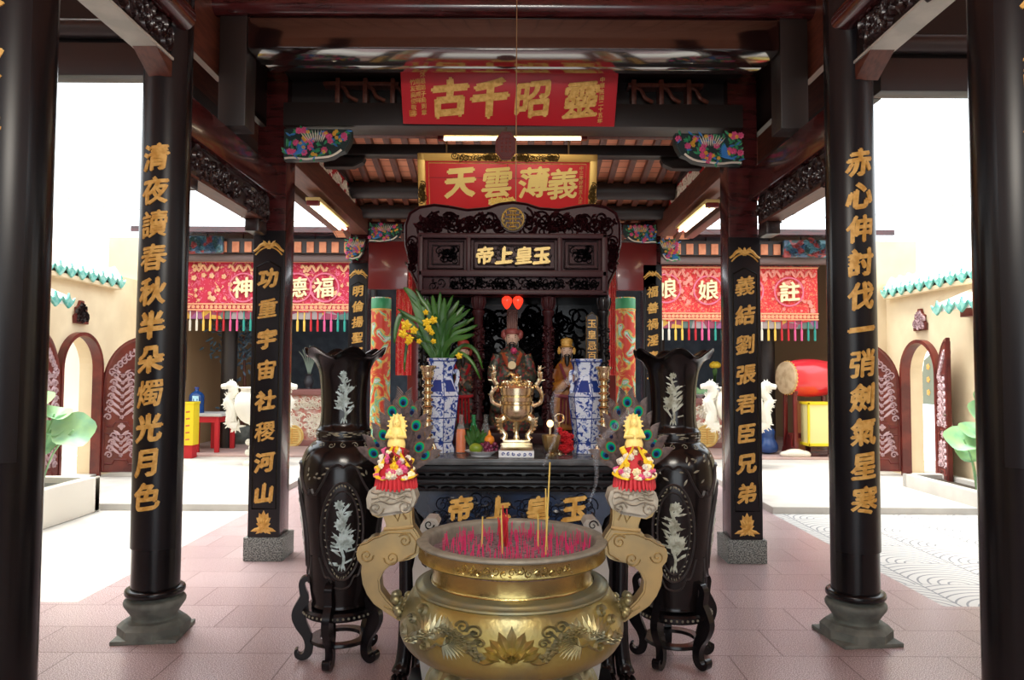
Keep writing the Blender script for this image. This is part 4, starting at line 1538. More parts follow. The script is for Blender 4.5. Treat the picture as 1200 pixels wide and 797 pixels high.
# body
zc = S(600, 344)[1]
g = MB()
g.span((-.60, .05, zc), (.60, .80, zc + .03)).build('canopy_ceiling', SHRINEB, sh)
g = MB().span((-.62, .0, 0), (.62, .85, .07), .01)
g.build('base', SHRINE, sh)
MB().span((-.60, .76, .07), (.60, .80, zc + .3)).build('back_board', SHRINEB, sh)
for sx in (-1, 1):
    MB().span((sx * .575, .10, .07), (sx * .60, .78, zc + .3)).build('side_board', SHRINEB, sh)
g = MB()
fn = plane((0, .76, 0))
g.scrolls(fn, -.56, .10, .56, zc, 190, .10, 31, w=.022, h=.03, leaves=2)
for k in range(5):
    for sx in (-1, 1):
        g.petal(fn, sx * (.18 + .03 * k), zc - .22 + .02 * k, pi / 2 + sx * (.3 - .12 * k), .16, .02, .02)
for sx in (-1, 1):
    pts = smooth_line([(sx * .10, .5, 0), (sx * .3, .62, 0), (sx * .42, .45, 0), (sx * .25, .32, 0), (sx * .45, .2, 0)], 8)
    g.strip(fn, [(p.x, p.y) for p in pts], .06, .04)
g.build('dragon_carving', SHRINEB, sh)
for px in (496, 560, 643, 709):
    x, _ = S(px, 400)
    y = .06
    pr = [(.034, .07), (.036, .1), (.030, .13), (.028, .4), (.028, zc - .14), (.040, zc - .12), (.040, zc - .105), (.030, zc - .095), (.044, zc - .055), (.040, zc - .02), (.03, zc)]
    g = MB().lathe(pr, 20, (x, y, 0))
    fnc = turned([(.028, .07), (.028, zc)], (x, y, 0), .028)
    for i in range(26):
        z = .12 + (zc - .30) * i / 26
        g.spiral(fnc, .04 * sin(i * 1.9), z, .026, 1.2, i, (-1) ** i, .010, .012)
        g.petal(fnc, .05 * sin(i * 1.9 + 2), z, i, .035, .016, .012)
    for i in range(10):
        a = 2 * pi * i / 10
        fl = turned(pr[6:], (x, y, 0), .04)
        g.strip(fl, [(a * .04, zc - .09), (a * .04, zc - .05), (a * .04, zc - .02)], .010, .006)
    g.build('carved_column', SHRINE if px in (560, 643) else SHRINEB, sh)
# hanging couplet board on the right of the niche
xa, za = S(687, 430)
xb, zb = S(701, 367)
g = MB().prism([(xa, za), (xb, za), (xb, zb - .02), ((xa + xb) / 2, zb + .012), (xa, zb - .02)], .02, .04, .003)
bd = g.build('couplet_board', LACQ2, sh)
fn = plane((0, .02, 0))
MB().strip(fn, [(xa + .004, za), (xa + .004, zb - .02), ((xa + xb) / 2, zb + .004), (xb - .004, zb - .02), (xb - .004, za)], .007, .004).build('board_edging', URNH, bd)
for ch, py in zip('玉皇忌百', (379, 392, 405, 417)):
    x, z = S(694, py)
    MB().glyph(fn, ch, x, z, .058, .025, .005).build('gilded_character', GOLD, bd)

# red bulbs hanging under the canopy
for px, nm in ((594, 'left'), (607, 'right')):
    p = P(px, 354, 4.54)
    t = thing('red_lamp_bulb', 'glowing red glass lamp bulb, the %s one of the pair above the seated statue' % nm, 'lamp', (p.x, 4.54, p.z))
    MB().lathe(smooth_prof([(.004, -.045), (.018, -.03), (.032, 0), (.030, .022), (.014, .036)], 4), 20).build('glass', REDGL, t)
    MB().lathe([(.015, .034), (.015, .05), (.006, .055), (.006, zc + SZ - p.z)], 12).build('cap', REDC, t)


# ------------------------------------------------------------------ statues
def statue(name, label, px, Y, zb, ztop, seated, robe, hat, hatm, sash, slim=1.0):
    p = P(px, 420, Y)
    t = thing(name, label, 'statue', (p.x, Y, zb))
    H = ztop - zb                   # to the top of the head
    k = H / .66
    hz = H - .065 * k
    hr = .050 * k
    g = MB()
    if seated:
        g.lathe(smooth_prof([(.17 * k, .0), (.19 * k, .08 * k), (.17 * k, .18 * k), (.135 * k, .26 * k), (.125 * k, .36 * k), (.13 * k, .44 * k), (.115 * k, .50 * k), (.05 * k, .545 * k), (.036 * k, .56 * k)], 4), 32, sy=.72)
        for sd in (-1, 1):
            g.tube(smooth_line([(sd * .115 * k, 0, .48 * k), (sd * .155 * k, -.03 * k, .36 * k), (sd * .10 * k, -.10 * k, .34 * k), (sd * .03 * k, -.125 * k, .40 * k)], 4), [.05 * k] * 5 + [.058 * k] * 4 + [.05 * k] * 3 + [.034 * k], 14)
            g.ball((sd * .10 * k, -.10 * k, .16 * k), (.075 * k, .09 * k, .06 * k))
    else:
        g.lathe(smooth_prof([(.11 * k, 0), (.115 * k, .04 * k), (.095 * k, .2 * k), (.085 * k, .32 * k), (.095 * k, .42 * k), (.09 * k, .47 * k), (.05 * k, .525 * k), (.034 * k, .55 * k)], 4), 28, sy=.7)
        for sd in (-1, 1):
            g.tube(smooth_line([(sd * .085 * k, 0, .455 * k), (sd * .12 * k, -.02 * k, .34 * k), (sd * .07 * k, -.085 * k, .32 * k), (sd * .015 * k, -.10 * k, .36 * k)], 4), [.040 * k] * 5 + [.046 * k] * 4 + [.040 * k] * 3 + [.028 * k], 12)
            g.prism([(sd * .03 * k, .33 * k), (sd * .11 * k, .33 * k), (sd * .10 * k, .12 * k), (sd * .05 * k, .14 * k)], -.10 * k, -.07 * k, .006)
    g.v = [(v[0] * slim, v[1], v[2]) for v in g.v]
    g.build('robe', robe, t, ang=60)
    g = MB()
    fnr = plane((0, -.115 * k, 0))
    g.strip(fnr, [(-.06 * k, .50 * k), (-.02 * k, .40 * k), (.03 * k, .30 * k)], .022 * k, .008)
    g.strip(fnr, [(.06 * k, .50 * k), (.03 * k, .42 * k)], .022 * k, .008)
    g.tube([(-.10 * k, -.09 * k, .26 * k), (0, -.115 * k, .25 * k), (.10 * k, -.09 * k, .26 * k)], .014 * k, 8)
    for i in range(5):
        g.strip(plane((0, -.12 * k, 0)), [((-.05 + i * .025) * k, .24 * k), ((-.055 + i * .028) * k, .05 * k)], .016 * k, .01)
    g.build('sash', sash, t)
    g = MB()
    g.ball((0, -.005 * k, hz), (hr * .86, hr * .92, hr * 1.12), 20, 14)
    g.ball((0, -hr * .93, hz - .003), (.006 * k, .010 * k, .012 * k), 8, 6)
    for sd in (-1, 1):
        g.ball((sd * hr * .86, 0, hz), (.006 * k, .010 * k, .016 * k), 8, 6)
    g.tube([(0, 0, hz - hr * .8), (0, 0, hz - hr * 1.7)], .024 * k, 12)
    g.build('head', SKIN, t)
    g = MB()
    for sd in (-1, 1):
        g.ball((sd * .018 * k, -hr * .83, hz + .008 * k), (.008 * k, .004 * k, .0035 * k), 8, 5)
        g.tube([(sd * .008 * k, -hr * .86, hz + .018 * k), (sd * .028 * k, -hr * .78, hz + .022 * k)], .0022 * k, 5)
        g.tube([(sd * .002 * k, -hr * .93, hz - .022 * k), (sd * .02 * k, -hr * .86, hz - .03 * k), (sd * .024 * k, -hr * .85, hz - .05 * k)], [.004 * k, .004 * k, .001], 5)
    g.tube([(0, -hr * .80, hz - .038 * k), (0, -hr * 1.05, hz - .075 * k), (0, -hr * 1.1, hz - .13 * k)], [.018 * k, .020 * k, .003], 10)
    for sd in (-1, 1):
        g.tube([(sd * hr * .78, -.015, hz - .02 * k), (sd * hr * .78, -.03 * k, hz - .09 * k)], [.007 * k, .002], 6)
    g.build('beard', BEARD, t)
    g = MB()
    for sd in (-1, 1):
        c = Vector((sd * .012 * k, -.135 * k if seated else -.11 * k, .41 * k if seated else .36 * k))
        g.ball(c, (.016 * k, .013 * k, .02 * k), 10, 8)
        for f_ in range(4):
            g.tube([c + Vector((0, -.006 * k, (.012 - f_ * .009) * k)), c + Vector((-sd * .012 * k, -.016 * k, (.014 - f_ * .009) * k)), c + Vector((-sd * .022 * k, -.012 * k, (.012 - f_ * .009) * k))], [.005 * k, .0045 * k, .003 * k], 6)
        g.tube([c + Vector((0, 0, .016 * k)), c + Vector((-sd * .006 * k, -.008 * k, .034 * k))], [.006 * k, .004 * k], 6)
    g.build('hands', SKIND, t)
    hat(t, hz, hr, k, hatm)
    return t


def emperor_hat(t, hz, hr, k, m):
    g = MB()
    g.lathe(smooth_prof([(hr * .9, hz + hr * .62), (hr * 1.02, hz + hr * .75), (hr * .98, hz + hr * 1.05), (hr * .75, hz + hr * 1.35), (0, hz + hr * 1.45)], 3), 20)
    for sd in (-1, 1):
        g.ball((sd * hr * 1.05, .01, hz + hr * .6), (.022 * k, .02 * k, .034 * k), 10, 8)
    g.build('crown', m, t)
    g = MB().box((0, -.01, hz + hr * 2.55), (.072 * k, .018, .135 * k), .004)
    fn = plane((0, -.02, 0))
    for i in range(7):
        x = (-.03 + i * .01) * k
        g.strip(fn, [(x, hz + hr * 1.35), (x, hz + hr * 3.7)], .006, .004)
    g.build('tall_headboard', mat('bead_fringe_brown', (0.20, 0.10, 0.08), .5), t)


def court_hat(t, hz, hr, k, m):
    g = MB()
    g.lathe(smooth_prof([(hr * .95, hz + hr * .58), (hr * 1.2, hz + hr * .68), (hr * 1.2, hz + hr * .75), (hr * .85, hz + hr * .9), (hr * .95, hz + hr * 1.4), (hr * .8, hz + hr * 1.9), (0, hz + hr * 2.15)], 3), 20)
    for sd in (-1, 1):
        g.ball((sd * hr * 1.15, 0, hz + hr * .1), (.014 * k, .014 * k, .03 * k), 8, 6)
    g.build('hat', m, t)


main = statue('deity_statue', 'seated bearded deity statue with tall flat crown and dark embroidered robe in the cabinet niche', 600, 4.80, 1.23, P(600, 386, 4.8).z, True,
              ROBE, emperor_hat, mat('red_brown_crown', (0.30, 0.07, 0.06), .5), mat('orange_sash', (0.42, 0.08, 0.03), .55), slim=.80)
MB().span((-.17, -.08, 0), (.17, .14, .03), .01).build('seat', SHRINE, main)
p = P(602, 411, 4.62)
g = MB()
fn = plane((p.x, 4.64, p.z))
g.flower(fn, 0, 0, .024, 7, .014)
g.ball((p.x, 4.63, p.z), .014, 10, 8)
fl_ = g.build('paper_flower', PINK, origin=(p.x, 4.64, p.z))
tag(fl_, 'pink paper flower held up at the seated statue\'s beard', 'flower')
p = P(600, 428, 4.66)
g = MB().cyl((p.x, 4.655, p.z), (p.x, 4.643, p.z), .026, 24)
o = g.build('round_medal', mat('cream_medal', (0.80, 0.64, 0.34), .4), origin=(p.x, 4.65, p.z))
tag(o, 'round cream medal hanging below the hands of the seated statue', 'medal')
o = statue('attendant_statue', 'standing attendant statue in an orange gold robe and hat, right of the seated statue', 664, 4.76, 1.235, P(664, 402, 4.76).z, False,
           ROBEO, court_hat, GOLD, mat('plum_shawl', (0.22, 0.04, 0.06), .6))
o = statue('attendant_statue', 'attendant statue in red and green behind the flower vase, left of the seated statue', 543, 4.76, 1.235, P(543, 404, 4.76).z, False,
           ROBE, court_hat, mat('red_hat', (0.4, .05, .04), .5), REDC)

# ------------------------------------------------------------------ things on the altar table
TZ = 1.16
# brass tripod burner on a porcelain block
bx = P(605, 530, 3.90).x
o = MB().box((0, 0, .018), (.185, .10, .036), .004).build('porcelain_block', WPORC)
o.location = (bx, 3.84, TZ)
fn = plane((0, -.05, 0))
g = MB()
for i in range(6):
    g.spiral(fn, -.07 + i * .028, .018, .009, 1.2, i, 1, .006, .002)
g.build('blue_painting', BLUEP, o)
tag(o, 'small blue and white porcelain block under the brass burner', 'block')
t = thing('brass_burner', 'ornate polished brass burner with dragon handles on a porcelain block, centre of the altar', 'burner', (bx, 3.84, TZ + .036))
kk = 850 / 3.84
bz = lambda py: P(605, py, 3.84).z - TZ - .036
MB().box((0, 0, .02), (.17, .10, .04), .01).box((0, 0, .045), (.145, .09, .02), .006).build('plinth', BRASS, t)
pr = [(0, .145), (.05, .15), (.078, .175), (.088, .205), (.086, .235), (.078, .24), (.078, .252), (.086, .256), (.088, .275), (.082, .282), (.090, .29), (.094, .325), (.088, .335), (.06, .335)]
MB().lathe(pr, 36).build('body', BRASS, t)
g = MB()
fn = turned(pr, (0, 0, 0), .088)
for i in range(36):
    g.petal(fn, -.276 + i * .0154, .328, pi / 2, .012, .008, .004)
g.lathe(smooth_prof([(.085, .335), (.075, .345), (.05, .358), (.02, .366)], 4), 28)
for i in range(14):
    g.spiral(turned([(.085, .335), (.05, .36)], (0, 0, 0), .06), -.18 + i * .027, .347, .016, 1.3, i, (-1) ** i, .008, .012)
g.ball((0, 0, .38), (.026, .026, .02), 12, 9)
g.tube([(-.01, 0, .39), (-.035, -.01, .405), (-.05, -.01, .385)], [.014, .010, .004], 8)
g.build('lid', BRASS, t)
for sx in (-1, 1):
    g = MB()
    pts = smooth_line([(sx * .085, 0, .23), (sx * .125, 0, .25), (sx * .13, 0, .30), (sx * .105, 0, .335), (sx * .125, 0, .375), (sx * .118, 0, .42)], 4)
    g.tube(pts, [.012] * (len(pts) - 3) + [.015, .012, .004], 8)
    rr = random.Random(5)
    for i in range(16):
        c = pts[rr.randrange(len(pts))]
        g.tube([c, c + Vector((sx * rr.uniform(-.01, .035), rr.uniform(-.015, .015), rr.uniform(.0, .035)))], [.007, .002], 6)
    g.build('dragon_handle', BRASS, t)
for sx, sy in ((-.07, -.02), (.07, -.02), (0, .05)):
    g = MB()
    sg = 1 if sx > 0 else -1
    pts = smooth_line([(sx * .8, sy, .175), (sx * 1.25, sy, .15), (sx * 1.15, sy, .11), (sx * .85, sy, .08), (sx * 1.0, sy, .055)], 4)
    g.tube(pts, [.024, .026, .026, .024, .022, .02, .018, .016, .014, .013, .012, .012, .013, .014, .016, .018, .018][:len(pts)], 10)
    for i in range(6):
        c = pts[i * 2]
        g.ball(c + Vector((sg * .012, -.016, 0)), .009, 8, 6)
    g.tube([(sx * 1.1, sy, .15), (sx * 1.6, sy, .17), (sx * 1.5, sy, .14)], [.010, .007, .003], 6)
    g.build('leg', BRASS, t)

# candlesticks
cpr = [(.050, 0), (.052, .008), (.044, .02), (.036, .05), (.026, .075), (.018, .085)]
z = .085
while z < .38:
    cpr += [(.014, z + .004), (.014, z + .012), (.021, z + .016), (.024, z + .022), (.021, z + .028), (.014, z + .032)]
    z += .036
cpr += [(.020, .40), (.026, .425), (.024, .44), (.034, .452), (.034, .462), (.02, .464), (.02, .44)]
cpr[26:32] = [(.018, c[1]) for c in cpr[26:32]]
for nm, px in (('left', 500), ('right', 708)):
    p = P(px, 537, 3.84)
    o = MB().lathe(cpr, 28).build('candlestick', BRASS, ang=50)
    o.location = (p.x, 3.86, TZ)
    o.scale = (1.3, 1.3, 1.03)
    tag(o, 'tall turned brass candlestick in front of the %s blue and white vase' % nm, 'candlestick')

# hexagonal blue and white vases
for nm, px, Y in (('left', 517, 4.07), ('right', 687, 4.07)):
    p = P(px, 500, Y)
    t = thing('porcelain_vase', ('blue and white six-sided porcelain vase holding leaves and yellow flowers' if nm == 'left' else 'blue and white six-sided porcelain vase, empty, at the right end of the altar'), 'vase', (p.x, Y, TZ), rotz=.25)
    pr = [(.0, .0), (.078, 0), (.078, .02), (.066, .045), (.064, .06), (.070, .066), (.085, .18), (.098, .29), (.100, .315), (.092, .335), (.070, .385), (.062, .42), (.066, .45), (.082, .50), (.092, .515), (.088, .52), (.06, .46), (.055, .40)]
    MB().lathe(pr, 6, ph=pi / 6, cap=False).build('body', PORC, t, smooth=False)
    g = MB()
    for k in range(6):
        a = pi / 6 + k * pi / 3
        g.tube([Vector((r * cos(a), r * sin(a), zz)) for r, zz in pr[1:14]], .0022, 5)
    for zz, r in ((.055, .066), (.31, .102), (.505, .089), (.19, .089)):
        g.tube([Vector((r * cos(pi / 6 + k * pi / 3), r * sin(pi / 6 + k * pi / 3), zz)) for k in range(7)], .003, 5)
    g.build('blue_lines', BLUEP, t)
    g = MB()
    for k in range(6):
        a = k * pi / 3 + pi / 3
        fnp = lambda u, v, h, a=a: Vector(((.072 - (v - .33) * .25 + h) * cos(a) - u * sin(a), (.072 - (v - .33) * .25 + h) * sin(a) + u * cos(a), v))
        g.prism([(-.035, .335), (.035, .335), (.02, .40), (-.02, .40)], 0, .002, 0, f=lambda v, fnp=fnp: fnp(v.x, v.z, v.y + .010 - (v.z - .335) * .12))
    g.build('blue_collar', BLUEP, t)
    for sd in (-1, 1):
        g = MB().tube(smooth_line([(sd * .062, 0, .44), (sd * .088, 0, .45), (sd * .092, 0, .41), (sd * .082, 0, .37), (sd * .088, 0, .345), (sd * .085, 0, .33)], 4), .011, 8)
        g.build('ear_handle', PORC, t)

# leaves and orchids in the left vase
p = P(516, 424, 4.07)
t = thing('flower_bouquet', 'bouquet of long green strap leaves and yellow orchids in the left porcelain vase', 'flowers', (p.x, 4.07, TZ + .46))
r = random.Random(21)


def leaf(pts, w):
    pts = smooth_line(pts, 5)
    m = len(pts)
    vs, fs = [], []
    for i, q in enumerate(pts):
        tan = (pts[min(i + 1, m - 1)] - pts[max(i - 1, 0)]).normalized()
        sd = tan.cross(Vector((0, -1, .25))).normalized()
        ww = w * sin(pi * min(.98, .12 + .86 * i / (m - 1))) ** .7
        vs += [q + sd * ww / 2 + Vector((0, -.006, .0)), q, q - sd * ww / 2 + Vector((0, -.006, 0))]
        if i:
            j = 3 * i
            fs += [(j - 3, j - 2, j + 1, j), (j - 2, j - 1, j + 2, j + 1)]
    return MB().add(vs, fs)


base0 = t.location.copy()
spec = []
for tip in ((466, 362), (478, 345), (487, 338), (500, 350), (507, 346), (512, 354), (516, 342), (521, 349), (526, 356), (531, 346), (538, 352), (544, 358), (551, 362), (556, 372), (560, 381), (556, 392),
            (549, 374), (535, 366), (523, 372), (510, 368), (497, 372), (489, 385), (528, 384), (540, 396), (515, 385), (505, 360)):
    spec.append(tip)
for i, tip in enumerate(spec):
    y = 4.07 + r.uniform(-.10, .10)
    q = P(tip[0], tip[1], y) - base0
    b = Vector((r.uniform(-.03, .03), r.uniform(-.02, .02), 0))
    mid = b.lerp(q, .55) + Vector((-(q.x) * .25, 0, .04))
    m2 = b.lerp(q, .82) + Vector((-(q.x) * .08, 0, .02))
    leaf([b, mid, m2, q], r.uniform(.022, .034)).build('leaf', LEAF, t, ang=80)
for pts, w in ((((0, 0, 0), (-.14, -.03, .22), (-.21, -.04, .30), (-.24, -.05, .23), (-.25, -.05, .14)), .036), (((0, 0, 0), (-.10, -.04, .26), (-.15, -.05, .40), (-.20, -.06, .45)), .05),
               (((0, 0, 0), (-.12, .02, .15), (-.18, .02, .17), (-.2, .02, .06), (-.2, .0, -.02)), .02), (((0, 0, 0), (.12, .0, .13), (.20, -.02, .10), (.24, -.02, .0)), .022),
               (((0, 0, 0), (.10, -.04, .09), (.18, -.06, .04), (.23, -.06, -.06)), .02)):
    leaf(pts, w).build('leaf', LEAF, t, ang=80)
for px, py, q in ((476, 381, .034), (472, 391, .03), (485, 387, .026), (480, 397, .026), (478, 401, .020), (491, 400, .018), (508, 400, .018), (500, 378, .028), (508, 375, .026), (502, 385, .024), (499, 366, .018), (538, 417, .022), (506, 390, .018)):
    c = P(px, py, 3.98) - base0
    g = MB()
    fn = plane(c, (1, 0, 0), (0, -.3, .95))
    for k in range(5):
        g.petal(fn, 0, 0, 2 * pi * k / 5 + .3 + px, q, q * .75, .008)
    g.petal(fn, 0, 0, -pi / 2, q * .9, q * .9, .014, .004)
    g.ball(c + Vector((0, -.012, 0)), q * .18, 8, 6)
    g.build('orchid', YEL, t)
g = MB()
for a, b in (((.0, 0, 0), (476, 390)), ((.01, 0, 0), (503, 380)), ((.01, 0, 0), (490, 400))):
    q = P(b[0], b[1], 4.0) - base0
    g.tube(smooth_line([a, Vector(a).lerp(q, .5) + Vector((.01, 0, .06)), q], 5), .004, 6)
g.build('stem', LEAF, t)


def bottle(px, pyt, pyb, Y, m, label, liquid=None, capm=None):
    b, tp = P(px, pyb, Y), P(px, pyt, Y)
    hh = tp.z - TZ
    t = thing('glass_bottle', label, 'bottle', (b.x, Y, TZ))
    pr = [(.0, .002), (.026, 0), (.028, .01), (.028, hh * .5), (.024, hh * .62), (.012, hh * .78), (.011, hh * .96), (.013, hh * .965), (.013, hh), (.009, hh)]
    MB().lathe(pr, 20, cap=False).build('glass', m, t)
    if liquid:
        MB().lathe([(0, .004), (.0265, .006), (.0265, hh * .5), (.022, hh * .63), (0, hh * .63)], 20).build('drink', liquid, t)
    return t


bottle(540, 486, 532, 4.0, CLEARGL, 'clear bottle of orange drink beside the left porcelain vase', ORANGE)
bottle(555, 486, 530, 4.08, GREENGL, 'green glass bottle behind the fruit plate')
bottle(569, 486, 530, 4.10, CLEARGL, 'clear glass bottle behind the fruit plate, nearest the brass burner')
# fruit plate
p = P(564, 534, 3.88)
o = MB().lathe(smooth_prof([(.0, .006), (.05, .0), (.055, .004), (.085, .024), (.090, .028), (.082, .026), (.05, .009), (0, .008)], 3), 36).build('plate', WPORC)
PX0, PZ0 = p.x, TZ + .012
o.location = (p.x, 3.88, TZ)
tag(o, 'shallow white porcelain plate of fruit on the altar', 'plate')
t = thing('mango', 'green yellow mango on the left of the fruit plate', 'fruit', (PX0 - .028, 3.86, PZ0 + .028))
MB().ball((0, 0, 0), (.036, .028, .028), 20, 14).build('fruit', MANGO, t)
MB().tube([(-.02, 0, .024), (-.026, 0, .036)], .003, 6).build('stem', LEAF, t)
t = thing('orange', 'orange fruit with a stalk, right at the top of the fruit plate', 'fruit', (PX0 + .042, 3.90, PZ0 + .072))
MB().lathe(smooth_prof([(0, -.028), (.018, -.024), (.027, -.005), (.022, .014), (.010, .022), (.007, .036), (.002, .05)], 4), 20).build('fruit', FRUITO, t)
t = thing('grapes', 'bunch of purple grapes on the right of the fruit plate', 'fruit', (PX0 + .035, 3.86, PZ0))
rr = random.Random(2)
for i in range(26):
    MB().ball((rr.uniform(-.04, .045), rr.uniform(-.022, .03), .012 + rr.uniform(0, .045)), .0115, 10, 8).build('grape', GRAPE, t)
t = thing('leafy_greens', 'dark green leafy sprig between the mango and the green bottle', 'leaves', (PX0 - .03, 3.92, PZ0))
for i in range(22):
    a = rr.uniform(.3, 2.8)
    q = Vector((cos(a) * rr.uniform(.03, .07), rr.uniform(-.02, .02), rr.uniform(.05, .15)))
    leaf([Vector((0, 0, 0)), q * .6, q], rr.uniform(.018, .03)).build('leaf', LEAF, t, ang=80)

# brass cup with bulb, ring and red flower
p = P(646, 536, 3.86)
t = thing('oil_lamp_cup', 'fluted brass cup lamp with glowing bulb, right of the brass burner', 'lamp', (p.x, 3.87, TZ))
g = MB()
pr = smooth_prof([(.026, 0), (.028, .008), (.016, .016), (.034, .035), (.046, .075), (.050, .108), (.046, .108), (.040, .07), (.0, .04)], 4)
g.lathe(pr, 48, wave=lambda u, th: (-.0025 * abs(sin(6 * th)), 0))
g.build('cup', URNH, t)
MB().cyl((-.006, 0, .06), (-.006, 0, .155), .007, 12).build('stem', BRASS, t)
MB().ball((-.006, 0, .172), (.018, .018, .020), 18, 12).build('bulb', BULB, t)
p2 = P(656, 491, 3.93)
g = MB()
g.tube([(.024 * cos(2 * pi * i / 28), 0, .024 * sin(2 * pi * i / 28) + .0) for i in range(29)], .006, 8)
g.tube([(0, 0, -.024), (0, 0, TZ - p2.z)], .006, 8).cyl((0, 0, TZ - p2.z), (0, 0, TZ - p2.z + .01), .025)
o = g.build('brass_ring_stand', BRASS)
o.location = (p2.x, 3.97, p2.z)
tag(o, 'small brass ring on a stem behind the glowing cup lamp', 'ornament')
p = P(663, 515, 3.95)
t = thing('red_flower_garland', 'red fabric flowers hanging behind the brass cup lamp', 'flowers', (p.x, 3.95, TZ))
g = MB()
for i in range(26):
    c = Vector((rr.uniform(-.035, .03), rr.uniform(-.02, .02), rr.uniform(.03, .145)))
    g.flower(plane(c, (1, 0, 0), (0, rr.uniform(-.4, .4), 1)), 0, 0, .02, 6, .012, rr.random())
g.build('petals', REDC, t)
g = MB().tube([(0, 0, 0), (0, 0, .12)], .006, 6).ball((0, 0, .025), (.025, .02, .02))
g.build('pot', REDST, t)

# ================================================================== SIGNBOARDS
def signboard(name, label, pts, Yt, Yb, thick, board, frame=None):
    """pts: photo corners TL, TR, BR, BL."""
    q = [P(pts[0][0], pts[0][1], Yt), P(pts[1][0], pts[1][1], Yt), P(pts[2][0], pts[2][1], Yb), P(pts[3][0], pts[3][1], Yb)]
    c = sum(q, Vector()) / 4
    U = ((q[1] - q[0]) + (q[2] - q[3])).normalized()
    V = ((q[0] - q[3]) + (q[1] - q[2])).normalized()
    V = (V - U * V.dot(U)).normalized()
    N = V.cross(U) * -1
    if N.y > 0:
        N = -N
    w = ((q[1] - q[0]).length + (q[2] - q[3]).length) / 2
    hh = ((q[0] - q[3]).length + (q[1] - q[2]).length) / 2
    t = thing(name, label, 'signboard', c)
    fn = plane((0, 0, 0), U, V, N)
    rot = Matrix((U, V, N)).transposed()
    MB().box(-N * thick / 2, (w, hh, thick), .006, rot).build('board', board, t)
    return t, fn, w, hh, rot, U, V, N


t, fn, w, hh, rot, U, V, N = signboard('red_signboard', 'upper plain red signboard with four large gold characters', ((467, 81), (726, 84), (719, 149), (474, 145)), 5.80, 6.02, .035, REDB)
for ch, px, sc in zip('古千昭靈', (528, 575, 625, 682), (1, 1, 1, 1)):
    u = (px - 597.5) / 252 * w
    MB().glyph(fn, ch, u, .0, .315, .075, .012, .10, 1.0, 0, .03).build('gilded_character', GOLD, t)


def small_text(t, fn, x, ytop, s, pitch, m):
    g = MB()
    for i, ch in enumerate(s):
        g.glyph(fn, ch, x, ytop - i * pitch, pitch * .95, .02, .004, .1)
    return g.build('inscription', m, t)


kx = lambda px: (px - 597) / 254 * w
ky = lambda py: (114.5 - py) / 65 * hh
small_text(t, fn, kx(706), ky(91), '中華民國二十五年', .047, GOLD)
small_text(t, fn, kx(697), ky(99), '孟冬之年', .045, GOLD)
small_text(t, fn, kx(496), ky(88), '沐恩弟子烏到章', .050, GOLD)
small_text(t, fn, kx(490), ky(96), '南福咸祥', .050, GOLD)
small_text(t, fn, kx(484), ky(97), '竹友吳俊敬叩', .050, GOLD)
g = MB()
sx_, sy_ = kx(482), ky(134)
g.strip(fn, [(sx_ - .022, sy_ - .022), (sx_ + .022, sy_ - .022), (sx_ + .022, sy_ + .022), (sx_ - .022, sy_ + .022), (sx_ - .022, sy_ - .022)], .008, .004)
for k in range(3):
    g.strip(fn, [(sx_ - .018, sy_ - .012 + k * .012), (sx_ + .018, sy_ - .012 + k * .012)], .006, .004)
g.build('seal', GOLD, t)
for u in (-.6, .6):
    a = fn(u, hh / 2 - .02, -.03)
    MB().tube([a, Vector((a.x, a.y + .15, a.z + .25))], .008, 6).build('hanger', WIRE, t)

t, fn, w, hh, rot, U, V, N = signboard('framed_signboard', 'lower red signboard with four gold characters in a carved gilt frame', ((489, 179), (701, 181), (696, 262), (492, 260)), 7.0, 7.22, .04, REDB2)
fw = .075
g = MB()
for a, b, c, d in ((-w / 2, hh / 2 - fw, w / 2, hh / 2), (-w / 2, -hh / 2, w / 2, -hh / 2 + fw), (-w / 2, -hh / 2, -w / 2 + fw, hh / 2), (w / 2 - fw, -hh / 2, w / 2, hh / 2)):
    g.box(fn((a + c) / 2, (b + d) / 2, .012), (c - a, d - b, .05), .01, rot)
fr = g.build('gilt_frame', mat('gilt_frame_gold', (0.80, 0.50, 0.13), .4, .5), t)
g = MB()
k0 = lambda u, v, h: fn(u, v, h + .036)
for (a, b, c, d) in ((-.55, hh / 2 - fw, -.12, hh / 2), (.1, hh / 2 - fw, .5, hh / 2), (-w / 2, -.16, -w / 2 + fw, .06), (w / 2 - fw, -.16, w / 2, .06), (-.2, hh / 2 - fw, .2, hh / 2)):
    g.scrolls(k0, a, b, c, d, 26, .035, 6, h=.01, leaves=2)
g.build('frame_carving', mat('aged_gilt_carving', (0.16, 0.10, 0.03), .4, .5), fr)
g = MB()
hw, hv = w / 2 - fw - .03, hh / 2 - fw - .02
g.strip(fn, [(-hw, -hv), (hw, -hv), (hw, hv), (-hw, hv), (-hw, -hv)], .010, .003)
g.build('painted_border', GOLD, t)
g = MB()
g.strip(fn, [(-hw, .10), (hw, .10)], .004, .001).strip(fn, [(-.0, -hv), (-.0, hv)], .006, .001)
g.build('board_joint', MAROON, t)
for ch, px, py in zip('天雲薄義', (540, 583, 626, 660), (213, 213, 213, 214)):
    u = (px - 595) / 208 * w
    v = (220.5 - py) / 81 * hh
    MB().glyph(fn, ch, u, v, .31, .07, .012, .08, 1.0, 0, .03).build('gilded_character', GOLDY, t)
small_text(t, fn, (681 - 595) / 208 * w, (220.5 - 196) / 81 * hh, '中三年好世五人正', .046, GOLD)
for u in (-.6, .6):
    a = fn(u, hh / 2 - .02, -.03)
    MB().tube([a, Vector((a.x, a.y + .05, SLOPE(a.y + t.location.y) - .04 - t.location.z))], .008, 6).build('hanger', WIRE, t)


